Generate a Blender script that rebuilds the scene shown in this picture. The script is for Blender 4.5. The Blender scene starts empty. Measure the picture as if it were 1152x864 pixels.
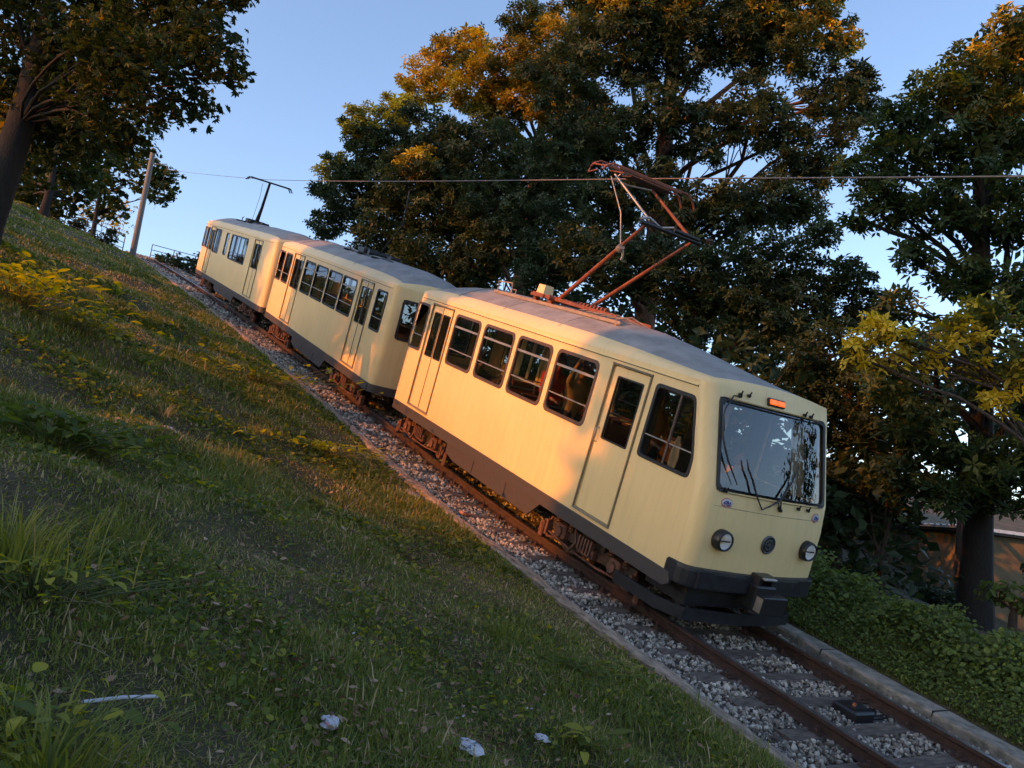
import bpy, math, random
import numpy as np
from mathutils import Vector, Matrix, geometry, Quaternion

random.seed(7)
rng = np.random.default_rng(11)
S = bpy.context.scene
COL = S.collection
PI = math.pi

# ------------------------------------------------------------------ frames
# Track frame: X runs downhill along the line, Y across it away from the viewer,
# Z square to the track.  The hill falls 16 degrees, so TM tips it into the world.
TH = math.radians(16)
TM = Matrix(((math.cos(TH), 0, math.sin(TH), 0), (0, 1, 0, 0), (-math.sin(TH), 0, math.cos(TH), 0), (0, 0, 0, 1)))
TN = np.array(TM)[:3, :3]
def T(x, y, z): return TM @ Vector((x, y, z))
def TA(a): return np.asarray(a, float) @ TN.T

CAM_C = np.array([6.22801, -6.81307, 2.59061])
CAM_F = np.array([-0.84932696, 0.52018264, -0.08974266])
CAM_R = np.array([0.48202203, 0.83357274, 0.26983559])
CAM_D = np.array([0.21517083, 0.1859207, -0.95871529])
FPX = 940.0
def spot(u, v, depth):
    """world point seen in direction (u, v), depth metres away"""
    d = CAM_F + CAM_R * ((u - 576) / FPX) + CAM_D * ((v - 432) / FPX)
    return TA(CAM_C + d * depth)

# ------------------------------------------------------------------ profile of the line
_rx = [-70, -62, -51, -42, -34, -26, -20, -14, -10, -6.5, -4, -1.5, .5, 2.5, 6, 12, 20]
_rz = [-1.45, -1.05, -.70, -.54, -.45, -.38, -.36, -.41, -.48, -.54, -.54, -.48, -.40, -.32, -.17, .12, .55]
_fx = np.linspace(-70, 20, 901)
_fz = np.interp(_fx, _rx, _rz)
for _ in range(3):
    _k = np.ones(17) / 17
    _fz = np.convolve(np.pad(_fz, 8, mode='edge'), _k, 'valid')
def railz(X):
    X = np.asarray(X, float)
    r = np.interp(X, _fx, _fz)
    r = np.where(X < -70, _fz[0] + (X + 70) * math.tan(TH), r)
    r = np.where(X > 20, _fz[-1] + (X - 20) * math.tan(TH), r)
    return r

_w = [(rng.uniform(.15, .5), rng.uniform(0, 6.28), rng.uniform(0, 6.28), .05) for _ in range(8)] + \
     [(rng.uniform(1.0, 3.0), rng.uniform(0, 6.28), rng.uniform(0, 6.28), .014) for _ in range(14)]
def bumps(X, Y):
    r = 0
    for k, a, p, amp in _w:
        r = r + amp * np.sin(k * (X * math.cos(a) + Y * math.sin(a)) * 2 + p)
    return r
_gy = [-400, -60, -30, -14, -9.5, -8.6, -.80, -.76, -.70, 2.50, 2.62, 2.68, 3.3, 4.1, 5, 6.5, 9, 14, 25, 60, 400]
_gz = [1.0, 1.0, 1.3, 1.45, 1.5, 1.43, -.13, -.14, -.30, -.30, -.08, -.04, .20, .42, .30, -.08, -.35, -1.2, -2.4, -3.2, -4]
def ground(X, Y):
    X = np.asarray(X, float); Y = np.asarray(Y, float)
    g = np.interp(Y, _gy, _gz)
    m = np.clip((-Y - .8) / 1.5, 0, 1) + np.clip((Y - 2.7) / 1.5, 0, 1)
    return railz(X) + g + bumps(X, Y) * m

# ------------------------------------------------------------------ object helpers
def tag(o, label=None, cat=None, group=None, kind=None):
    if label: o['label'] = label
    if cat: o['category'] = cat
    if group: o['group'] = group
    if kind: o['kind'] = kind
    return o
def empty(name, loc, rot=None):
    o = bpy.data.objects.new(name, None); COL.objects.link(o)
    o.empty_display_size = .2
    m = (rot.to_4x4() if rot is not None else Matrix.Identity(4)).copy()
    m.translation = Vector(loc)
    o.matrix_world = m
    return o
def rot_basis(n, spin=0):
    n = Vector(n).normalized()
    return n.to_track_quat('Z', 'Y').to_matrix() @ Matrix.Rotation(spin, 3, 'Z')

class MB:
    """collects shapes and links them as ONE mesh object"""
    def __init__(s, off=(0, 0, 0), tf=None):
        s.v = []; s.f = []; s.mi = []; s.sm = []; s.off = Vector(off); s.tf = tf
    def add(s, vs, fs, m=0, smooth=False):
        b = len(s.v)
        for p in vs:
            p = Vector(p)
            if s.tf is not None: p = s.tf @ p
            s.v.append(p + s.off)
        for f in fs:
            s.f.append([b + i for i in f]); s.mi.append(m); s.sm.append(smooth)
    def box(s, c, size, m=0, rot=None, bev=0):
        x, y, z = [k / 2 for k in size]
        if bev:
            b = min(bev, x * .9, y * .9, z * .9)
            vs = []; 
            for sx in (-1, 1):
                for sy in (-1, 1):
                    for sz in (-1, 1):
                        vs += [(sx * x, sy * (y - b), sz * (z - b)), (sx * (x - b), sy * y, sz * (z - b)), (sx * (x - b), sy * (y - b), sz * z)]
            def I(sx, sy, sz, k): return (((sx > 0) * 2 + (sy > 0)) * 2 + (sz > 0)) * 3 + k
            fs = []
            for k, (A, B) in enumerate((((0, 1, 0), (0, 0, 1)), ((1, 0, 0), (0, 0, 1)), ((1, 0, 0), (0, 1, 0)))):
                for sg in (-1, 1):
                    q = []
                    for a, b2 in ((-1, -1), (1, -1), (1, 1), (-1, 1)):
                        t = [0, 0, 0]; t[k] = sg
                        t = [t[i] + A[i] * a + B[i] * b2 for i in range(3)]
                        q.append(I(*t, k))
                    fs.append(q)
            for ax in range(3):
                o1, o2 = [i for i in range(3) if i != ax]
                for a in (-1, 1):
                    for b2 in (-1, 1):
                        t0 = [0, 0, 0]; t0[o1] = a; t0[o2] = b2
                        t1 = list(t0); t0[ax] = -1; t1[ax] = 1
                        fs.append([I(*t0, o1), I(*t1, o1), I(*t1, o2), I(*t0, o2)])
            for sx in (-1, 1):
                for sy in (-1, 1):
                    for sz in (-1, 1): fs.append([I(sx, sy, sz, 0), I(sx, sy, sz, 1), I(sx, sy, sz, 2)])
        else:
            vs = [(sx * x, sy * y, sz * z) for sx in (-1, 1) for sy in (-1, 1) for sz in (-1, 1)]
            fs = [(0, 1, 3, 2), (4, 6, 7, 5), (0, 4, 5, 1), (2, 3, 7, 6), (0, 2, 6, 4), (1, 5, 7, 3)]
        R = rot if rot is not None else Matrix.Identity(3)
        s.add([R @ Vector(p) + Vector(c) for p in vs], fs, m)
    def cyl(s, p0, p1, r0, r1=None, n=12, m=0, caps=True, smooth=True):
        s.tube([p0, p1], [r0, r0 if r1 is None else r1], n, m, caps, smooth)
    def tube(s, pts, r, n=8, m=0, caps=True, smooth=True):
        pts = [Vector(p) for p in pts]
        if not hasattr(r, '__len__'): r = [r] * len(pts)
        vs = []; N = len(pts)
        d0 = (pts[1] - pts[0]).normalized()
        up = Vector((0, 0, 1)) if abs(d0.z) < .9 else Vector((1, 0, 0))
        a = d0.cross(up).normalized()
        for i, p in enumerate(pts):
            d = (pts[min(i + 1, N - 1)] - pts[max(i - 1, 0)])
            d = d.normalized() if d.length > 1e-9 else d0
            a = (a - d * a.dot(d)); a = a.normalized() if a.length > 1e-6 else d.orthogonal().normalized()
            b = d.cross(a)
            for k in range(n):
                t = 2 * PI * k / n
                vs.append(p + (a * math.cos(t) + b * math.sin(t)) * r[i])
        fs = [(i * n + k, i * n + (k + 1) % n, (i + 1) * n + (k + 1) % n, (i + 1) * n + k) for i in range(N - 1) for k in range(n)]
        s.add(vs, fs, m, smooth)
        if caps:
            s.add(vs[:n][::-1], [list(range(n))], m); s.add(vs[-n:], [list(range(n))], m)
    def poly(s, loops, f3, t, m=0, side=True, m_side=None):
        """polygon (first loop) with holes, in 2-D, mapped by f3(a, b, depth) and given thickness t"""
        L3 = [[Vector((a, b, 0)) for a, b in lp] for lp in loops]
        tri = geometry.tessellate_polygon(L3)
        flat = [p for lp in loops for p in lp]
        fr = [f3(a, b, 0) for a, b in flat]
        s.add(fr, tri, m)
        if t:
            bk = [f3(a, b, t) for a, b in flat]
            s.add(bk, [q[::-1] for q in tri], m)
            if side:
                b = 0
                for lp in loops:
                    n = len(lp)
                    s.add(fr[b:b + n] + bk[b:b + n], [(i, (i + 1) % n, n + (i + 1) % n, n + i) for i in range(n)], m if m_side is None else m_side)
                    b += n
    def grid(s, rows, m=0, smooth=True, skip=None, flip=False):
        n = len(rows[0]); vs = [p for r in rows for p in r]; fs = []; ms = []
        for i in range(len(rows) - 1):
            for k in range(n - 1):
                if skip and skip(i, k): continue
                q = (i * n + k, i * n + k + 1, (i + 1) * n + k + 1, (i + 1) * n + k)
                fs.append(q[::-1] if flip else q)
                ms.append(m(i, k) if callable(m) else m)
        b = len(s.v); s.add(vs, fs, 0, smooth); s.mi[-len(fs):] = ms
    def build(s, name, mats, parent=None):
        me = bpy.data.meshes.new(name)
        me.from_pydata([tuple(p) for p in s.v], [], s.f)
        if not isinstance(mats, (list, tuple)): mats = [mats]
        for m in mats: me.materials.append(m)
        me.polygons.foreach_set('material_index', np.array(s.mi, np.int32))
        me.polygons.foreach_set('use_smooth', np.array(s.sm, bool))
        me.update()
        o = bpy.data.objects.new(name, me); COL.objects.link(o)
        if parent is not None: o.parent = parent
        return o

def fast_mesh(name, V, F, mats, tone=None, smooth=False, parent=None, mi=None):
    """V (N,3), F (M,k) with k fixed"""
    me = bpy.data.meshes.new(name)
    V = np.ascontiguousarray(V, np.float32); F = np.ascontiguousarray(F, np.int32)
    me.vertices.add(len(V)); me.vertices.foreach_set('co', V.ravel())
    k = F.shape[1]
    me.loops.add(F.size); me.loops.foreach_set('vertex_index', F.ravel())
    me.polygons.add(len(F)); me.polygons.foreach_set('loop_start', np.arange(0, F.size, k, dtype=np.int32))
    if not isinstance(mats, (list, tuple)): mats = [mats]
    for m in mats: me.materials.append(m)
    if mi is not None: me.polygons.foreach_set('material_index', np.ascontiguousarray(mi, np.int32))
    me.polygons.foreach_set('use_smooth', np.full(len(F), smooth))
    if tone is not None:
        a = me.attributes.new('tone', 'FLOAT', 'POINT'); a.data.foreach_set('value', np.ascontiguousarray(tone, np.float32))
    me.update(calc_edges=True)
    o = bpy.data.objects.new(name, me); COL.objects.link(o)
    if parent is not None: o.parent = parent
    return o

def frames(N_, spin=None):
    """(n,3) normals -> (n,3,3) bases whose third column is the normal"""
    N_ = N_ / np.linalg.norm(N_, axis=1, keepdims=True)
    ref = np.where(np.abs(N_[:, 2:3]) < .9, [[0, 0, 1.]], [[1., 0, 0]])
    a = np.cross(ref, N_); a /= np.linalg.norm(a, axis=1, keepdims=True)
    b = np.cross(N_, a)
    if spin is None: spin = rng.uniform(0, 2 * PI, len(N_))
    c, s_ = np.cos(spin)[:, None], np.sin(spin)[:, None]
    return np.stack([a * c + b * s_, -a * s_ + b * c, N_], axis=2)
def replicate(tv, tf, P, R, sc):
    tv = np.asarray(tv, float); tf = np.asarray(tf, int)
    sc = np.asarray(sc, float)
    if sc.ndim == 1: sc = sc[:, None]
    loc = tv[None] * sc[:, None, :]
    V = np.einsum('nij,nkj->nki', R, loc) + P[:, None, :]
    F = tf[None] + (np.arange(len(P)) * len(tv))[:, None, None]
    return V.reshape(-1, 3), F.reshape(-1, tf.shape[1])

# ------------------------------------------------------------------ materials
def new_mat(name):
    m = bpy.data.materials.new(name); m.use_nodes = True
    nt = m.node_tree; nt.nodes.clear()
    out = nt.nodes.new('ShaderNodeOutputMaterial')
    return m, nt, out
def N(nt, t, **kw):
    n = nt.nodes.new(t)
    for k, v in kw.items():
        if k.startswith('i_'):
            key = k[2:]; n.inputs[int(key) if key.isdigit() else key.replace('_', ' ')].default_value = v
        else: setattr(n, k, v)
    return n
def ramp(nt, fac, stops):
    r = nt.nodes.new('ShaderNodeValToRGB')
    e = r.color_ramp.elements
    while len(e) < len(stops): e.new(.5)
    for i, (p, c) in enumerate(stops):
        e[i].position = p; e[i].color = (*c, 1)
    nt.links.new(fac, r.inputs[0])
    return r.outputs[0]
def paint(name, col, rough=.5, metal=0, var=.12, scale=6, col2=None, bump=0, bscale=40, coat=0, spec=.5, stretch=None):
    m, nt, out = new_mat(name)
    p = N(nt, 'ShaderNodeBsdfPrincipled', i_Roughness=rough, i_Metallic=metal)
    p.inputs['Specular IOR Level'].default_value = spec
    p.inputs['Coat Weight'].default_value = coat
    tc = N(nt, 'ShaderNodeTexCoord')
    vec = tc.outputs['Object']
    if stretch:
        mp = N(nt, 'ShaderNodeMapping'); mp.inputs['Scale'].default_value = stretch
        nt.links.new(vec, mp.inputs[0]); vec = mp.outputs[0]
    n = N(nt, 'ShaderNodeTexNoise', i_Scale=scale, i_Detail=6, i_Roughness=.65)
    nt.links.new(vec, n.inputs['Vector'])
    c2 = col2 or tuple(max(0, c * (1 - var * 2)) for c in col)
    c1 = tuple(min(1, c * (1 + var * .3)) for c in col)
    nt.links.new(ramp(nt, n.outputs[0], [(.3, c2), (.62, c1)]), p.inputs['Base Color'])
    rr = N(nt, 'ShaderNodeMapRange'); rr.inputs['To Min'].default_value = max(.02, rough - .1); rr.inputs['To Max'].default_value = min(1, rough + .12)
    nt.links.new(n.outputs[0], rr.inputs[0]); nt.links.new(rr.outputs[0], p.inputs['Roughness'])
    if bump:
        n2 = N(nt, 'ShaderNodeTexNoise', i_Scale=bscale, i_Detail=5)
        nt.links.new(vec, n2.inputs['Vector'])
        b = N(nt, 'ShaderNodeBump', i_Strength=bump, i_Distance=.02)
        nt.links.new(n2.outputs[0], b.inputs['Height']); nt.links.new(b.outputs[0], p.inputs['Normal'])
    nt.links.new(p.outputs[0], out.inputs[0])
    return m
def leafmat(name, stops, trans=.35, rough=.55, world_noise=.5):
    """leaf colour by each leaf's tone, with some light passing through"""
    m, nt, out = new_mat(name)
    at = N(nt, 'ShaderNodeAttribute', attribute_name='tone')
    geo = N(nt, 'ShaderNodeNewGeometry')
    n = N(nt, 'ShaderNodeTexNoise', i_Scale=world_noise, i_Detail=3)
    nt.links.new(geo.outputs['Position'], n.inputs['Vector'])
    a = N(nt, 'ShaderNodeMath', operation='MULTIPLY_ADD'); a.inputs[1].default_value = .5; 
    nt.links.new(n.outputs[0], a.inputs[0]); nt.links.new(at.outputs['Fac'], a.inputs[2])
    sb = N(nt, 'ShaderNodeMath', operation='SUBTRACT', use_clamp=True); sb.inputs[1].default_value = .25
    nt.links.new(a.outputs[0], sb.inputs[0])
    c = ramp(nt, sb.outputs[0], stops)
    p = N(nt, 'ShaderNodeBsdfPrincipled', i_Roughness=rough); p.inputs['Specular IOR Level'].default_value = .3
    tr = N(nt, 'ShaderNodeBsdfTranslucent')
    hs = N(nt, 'ShaderNodeHueSaturation'); hs.inputs['Saturation'].default_value = 1.15; hs.inputs['Value'].default_value = 1.5
    nt.links.new(c, hs.inputs['Color']); nt.links.new(hs.outputs[0], tr.inputs[0])
    nt.links.new(c, p.inputs['Base Color'])
    mx = N(nt, 'ShaderNodeMixShader'); mx.inputs[0].default_value = trans
    nt.links.new(p.outputs[0], mx.inputs[1]); nt.links.new(tr.outputs[0], mx.inputs[2])
    nt.links.new(mx.outputs[0], out.inputs[0])
    return m
def glassmat(name, refl=.2, tint=(.75, .8, .78), rough=.01):
    m, nt, out = new_mat(name)
    tr = N(nt, 'ShaderNodeBsdfTransparent'); tr.inputs[0].default_value = (*tint, 1)
    gl = N(nt, 'ShaderNodeBsdfGlossy'); gl.inputs[0].default_value = (.86, .92, 1, 1); gl.inputs['Roughness'].default_value = rough
    lw = N(nt, 'ShaderNodeLayerWeight', i_Blend=.5)
    fr = N(nt, 'ShaderNodeMath', operation='POWER'); fr.inputs[1].default_value = 4.5; nt.links.new(lw.outputs['Facing'], fr.inputs[0])
    ad = N(nt, 'ShaderNodeMath', operation='MULTIPLY_ADD', use_clamp=True); ad.inputs[1].default_value = .85; ad.inputs[2].default_value = refl
    nt.links.new(fr.outputs[0], ad.inputs[0])
    # slow waviness of old panes
    tc = N(nt, 'ShaderNodeTexCoord'); n = N(nt, 'ShaderNodeTexNoise', i_Scale=1.6, i_Detail=1)
    nt.links.new(tc.outputs['Object'], n.inputs['Vector'])
    b = N(nt, 'ShaderNodeBump', i_Strength=.12, i_Distance=.02); nt.links.new(n.outputs[0], b.inputs['Height'])
    nt.links.new(b.outputs[0], gl.inputs['Normal'])
    mx = N(nt, 'ShaderNodeMixShader')
    nt.links.new(ad.outputs[0], mx.inputs[0]); nt.links.new(tr.outputs[0], mx.inputs[1]); nt.links.new(gl.outputs[0], mx.inputs[2])
    nt.links.new(mx.outputs[0], out.inputs[0])
    return m
def emis(name, col, e):
    m, nt, out = new_mat(name)
    p = N(nt, 'ShaderNodeBsdfPrincipled', i_Roughness=.3); p.inputs['Base Color'].default_value = (*col, 1)
    p.inputs['Emission Color'].default_value = (*col, 1); p.inputs['Emission Strength'].default_value = e
    nt.links.new(p.outputs[0], out.inputs[0]); return m

M = {}
def body_paint():
    """old cream enamel: slight panel-to-panel fading, soft streaks under the windows, dust near the skirt"""
    m, nt, out = new_mat('cream_enamel')
    p = N(nt, 'ShaderNodeBsdfPrincipled', i_Roughness=.48); p.inputs['Coat Weight'].default_value = .15
    p.inputs['Coat Roughness'].default_value = .25
    tc = N(nt, 'ShaderNodeTexCoord')
    n1 = N(nt, 'ShaderNodeTexNoise', i_Scale=1.1, i_Detail=4); nt.links.new(tc.outputs['Object'], n1.inputs[0])
    mp = N(nt, 'ShaderNodeMapping'); mp.inputs['Scale'].default_value = (5, 5, .35); nt.links.new(tc.outputs['Object'], mp.inputs[0])
    n2 = N(nt, 'ShaderNodeTexNoise', i_Scale=2.0, i_Detail=7, i_Roughness=.7); nt.links.new(mp.outputs[0], n2.inputs[0])
    c1 = ramp(nt, n1.outputs[0], [(.3, (.77, .59, .29)), (.7, (.84, .645, .325))])
    c2 = ramp(nt, n2.outputs[0], [(.28, (.62, .60, .54)), (.52, (1, 1, 1))])
    mx = N(nt, 'ShaderNodeMix', data_type='RGBA', blend_type='MULTIPLY'); mx.inputs[0].default_value = .24
    nt.links.new(c1, mx.inputs[6]); nt.links.new(c2, mx.inputs[7])
    nt.links.new(mx.outputs[2], p.inputs['Base Color'])
    b = N(nt, 'ShaderNodeBump', i_Strength=.25, i_Distance=.015); nt.links.new(n1.outputs[0], b.inputs['Height']); nt.links.new(b.outputs[0], p.inputs['Normal'])
    nt.links.new(p.outputs[0], out.inputs[0]); return m
M['cream'] = body_paint()
M['skirt'] = paint('dark_grey_skirt', (.058, .054, .058), .5, var=.25, scale=9, col2=(.075, .060, .052))
M['bumper'] = paint('black_blue_bumper', (.022, .024, .030), .45, var=.25, scale=9)
M['roof'] = paint('grey_roof', (.30, .30, .29), .6, var=.18, scale=3, bump=.15, bscale=14)
M['rubber'] = paint('black_rubber', (.018, .018, .02), .55)
M['trim'] = paint('brown_window_trim', (.09, .06, .045), .5)
M['alu'] = paint('dull_aluminium', (.42, .40, .36), .4, metal=.7)
M['black'] = paint('black_paint', (.015, .015, .017), .4)
M['inside'] = paint('dark_lining', (.075, .04, .028), .7)
M['floor'] = paint('car_floor', (.04, .035, .03), .8)
M['seat'] = paint('red_seat', (.16, .035, .022), .6)
M['glass'] = glassmat('window_glass', .05, (.62, .62, .58))
M['wscreen'] = glassmat('windscreen_glass', .09, (.55, .58, .58))
M['bowl_white'] = paint('white_reflector', (.97, .97, .97), .25, metal=0, var=.02, spec=1.0)  # white paint stands in for bright reflections in the headlight bowl
M['lens'] = glassmat('lens_glass', .06, (.95, .95, .95))
M['orange'] = emis('orange_lamp', (1, .13, .01), .45)
M['rust'] = paint('rusty_rail', (.060, .030, .020), .75, var=.3, scale=8, col2=(.03, .017, .013), bump=.4, bscale=60)
M['railtop'] = paint('worn_rail_head', (.42, .38, .36), .28, metal=.9, var=.1, stretch=(1, 8, 8))
M['under'] = paint('grimy_underframe', (.045, .032, .025), .8, var=.4, scale=12, bump=.3)
M['under2'] = paint('rust_brown_casting', (.17, .075, .045), .75, var=.4, scale=10, bump=.3)
M['redox'] = paint('red_oxide_paint', (.24, .075, .035), .6, var=.25, scale=7)
M['curtain'] = paint('tan_cloth', (.66, .48, .30), .9)
M['stone'] = paint('ballast_stone', (.30, .28, .255), .85, var=.3, scale=5)
M['conc'] = paint('old_concrete', (.27, .24, .20), .9, var=.42, scale=7, bump=.9, bscale=22, col2=(.10, .095, .07))
M['kerbn'] = paint('worn_kerb', (.34, .27, .20), .9, var=.4, scale=4, bump=.8, bscale=18, stretch=(1, 4, 4))
M['wood'] = paint('old_sleeper_wood', (.14, .11, .088), .85, var=.4, scale=5, bump=.7, bscale=14, stretch=(5, .8, 5))
M['pole'] = paint('weathered_grey_pole', (.17, .16, .15), .8, var=.2, stretch=(8, 8, 1))
M['steel'] = paint('grey_steel', (.10, .105, .11), .5, metal=.3)
M['wire'] = paint('contact_wire_metal', (.32, .25, .20), .45, metal=.6)
M['bark'] = paint('tree_bark', (.075, .052, .038), .9, var=.4, scale=5, bump=1, bscale=9, stretch=(6, 6, 1.2))
M['bark_dark'] = paint('shaded_dark_bark', (.020, .017, .014), .95, var=.4, scale=5, bump=1, bscale=9, stretch=(6, 6, 1.2))  # bark darkened for trunks in shade; same tone fills the kerb joints
M['barkred'] = paint('reddish_bark', (.15, .075, .045), .9, var=.35, scale=5, bump=1, bscale=9, stretch=(6, 6, 1.2))
M['leafA'] = leafmat('oak_leaf', [(0, (.024, .040, .020)), (.45, (.048, .074, .028)), (.72, (.09, .11, .032)), (.86, (.24, .18, .03)), (1, (.62, .44, .03))], .3)  # gold end of the ramp carries low sun on the treetops
M['leafG'] = leafmat('sun_gold_leaf', [(0, (.03, .05, .015)), (.35, (.09, .09, .02)), (.62, (.32, .22, .03)), (1, (.66, .47, .04))], .4)  # green-yellow leaf pushed to gold, sunlight put into the colour
M['leafM'] = leafmat('maple_leaf', [(0, (.018, .032, .01)), (.5, (.04, .06, .014)), (.8, (.11, .11, .018)), (1, (.42, .28, .03))], .4)
M['leafR'] = leafmat('chestnut_leaf', [(0, (.022, .040, .018)), (.5, (.046, .078, .025)), (.78, (.15, .15, .03)), (1, (.62, .44, .04))], .35)
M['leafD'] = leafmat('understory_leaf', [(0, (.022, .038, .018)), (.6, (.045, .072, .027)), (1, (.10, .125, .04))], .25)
M['ivy'] = leafmat('ivy_leaf', [(0, (.06, .085, .022)), (.6, (.14, .19, .04)), (1, (.28, .30, .06))], .3, world_noise=1.2)
M['grass'] = leafmat('grass_blade', [(0, (.07, .09, .018)), (.35, (.145, .180, .032)), (.62, (.25, .255, .05)), (.78, (.38, .29, .13)), (1, (.55, .42, .24))], .35, world_noise=.45)
M['weed'] = leafmat('broad_weed_leaf', [(0, (.055, .09, .022)), (.6, (.13, .175, .035)), (1, (.46, .42, .055))], .45, world_noise=2)  # yellow end lifted to carry sunlight on the lit clumps
M['litter'] = leafmat('fallen_leaf', [(0, (.10, .06, .035)), (.5, (.22, .13, .07)), (1, (.42, .30, .19))], .1, world_noise=3)
M['conc_dark'] = paint('ballast_dirt', (.10, .09, .08), .95, var=.4, scale=9, bump=.5)
M['orange_dim'] = paint('small_reflector', (.45, .12, .05), .35)
M['brickred'] = paint('pale_brick', (.40, .22, .18), .9, var=.3)
M['straw'] = paint('straw', (.30, .25, .15), .8, var=.3, scale=3)
M['stem'] = paint('weed_stem', (.10, .12, .04), .7)
M['paper'] = paint('white_paper', (.50, .50, .54), .8, var=.1, scale=20)
M['paper_print'] = paint('printed_paper', (.18, .20, .28), .8, var=.3, scale=60)
M['paper_pink'] = paint('pink_print', (.50, .22, .28), .8)
M['petal'] = paint('flower_petal', (.65, .58, .60), .7)
M['ochre'] = paint('ochre_wall', (.17, .135, .075), .85, var=.2, scale=2)
M['ochre2'] = paint('ochre_panel', (.20, .165, .095), .8, var=.25, scale=2)
M['zinc'] = paint('zinc_roof', (.78, .80, .84), .28, metal=.6, var=.05)
M['skin'] = paint('skin', (.42, .24, .16), .6, var=.05)
M['trousers'] = paint('dark_trousers', (.03, .032, .045), .85)
M['hair_dark'] = paint('dark_hair', (.03, .02, .015), .7)
M['hair_light'] = paint('fair_hair', (.25, .17, .09), .7)
M['hair_red'] = paint('red_brown_hair', (.22, .08, .035), .7)
for k_, c_ in dict(red=(.62, .05, .035), ochre=(.42, .26, .10), olive=(.12, .12, .06), brown=(.17, .10, .06), rust=(.40, .13, .05), pale=(.34, .30, .30)).items():
    M['cloth_' + k_] = paint('cloth_' + k_, c_, .9)
SUN_A, SUN_E = 6.0, 18.0
SUN_S, SUN_C = 2.45, (.80, .220, .001)
SKY_S, EXPO = .15, 1.4
# ================================================================== TRAM CARS
# car frame: x forward (front of the car at 0), y across (0 in the middle), z up from the rail head
HW = 1.1
def xc_cab(z): return float(np.interp(z, [.6, .8, 1.4, 1.74, 2.88, 3.1], [-.2, -.2, -.22, -.27, -.68, -.76]))
def xc_flat(z): return float(np.interp(z, [.6, 2.2, 2.9], [-.03, -.03, -.10]))
def offc(y):
    y = abs(y)
    return -.08 * (y / .92) ** 2 if y < .92 else -.08 - .18 * (1 - math.sqrt(max(0, 1 - ((y - .92) / .18) ** 2)))
ZT = 2.86          # top of the wall, where the roof begins
def rr(x0, x1, z0, z1, r, n=5):
    if not hasattr(r, '__len__'): r = [r] * 4
    o = []
    for (cx, cz, a0, q) in ((x1, z1, 0, r[0]), (x0, z1, 90, r[1]), (x0, z0, 180, r[2]), (x1, z0, 270, r[3])):
        cx2 = cx - q if cx == x1 else cx + q; cz2 = cz - q if cz == z1 else cz + q
        for k in range(n + 1):
            a = math.radians(a0 + 90 * k / n); o.append((cx2 + q * math.cos(a), cz2 + q * math.sin(a)))
    return o
def quad_round(pts, r, n=5):
    """rounded polygon through pts (counter-clockwise)"""
    o = []; K = len(pts)
    for i in range(K):
        p = Vector((*pts[i],)); a = (Vector(pts[i - 1]) - p).normalized(); b = (Vector(pts[(i + 1) % K]) - p).normalized()
        for k in range(n + 1):
            t = k / n
            q = (p + a * r) * (1 - t) ** 2 + p * 2 * t * (1 - t) + (p + b * r) * t * t
            o.append((q.x, q.y))
    return o
def shrink(lp, d):
    c = Vector((sum(p[0] for p in lp) / len(lp), sum(p[1] for p in lp) / len(lp)))
    o = []
    w = max(p[0] for p in lp) - min(p[0] for p in lp); h = max(p[1] for p in lp) - min(p[1] for p in lp)
    for p in lp: o.append((c.x + (p[0] - c.x) * (1 - 2 * d / w), c.y + (p[1] - c.y) * (1 - 2 * d / h)))
    return o

class End:
    """one rounded end of the body; sg=+1 front, -1 rear mirrored about x=-L"""
    def __init__(s, L, sg, xc): s.L = L; s.sg = sg; s.xc = xc
    def P(s, y, z, out=0):
        x = s.xc(z) + offc(min(max(y, -HW), HW)) + out
        return Vector((x, y, z)) if s.sg > 0 else Vector((-s.L - x, y, z))
    def corner(s, z):
        x = s.xc(z) - .26
        return x if s.sg > 0 else -s.L - x

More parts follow.
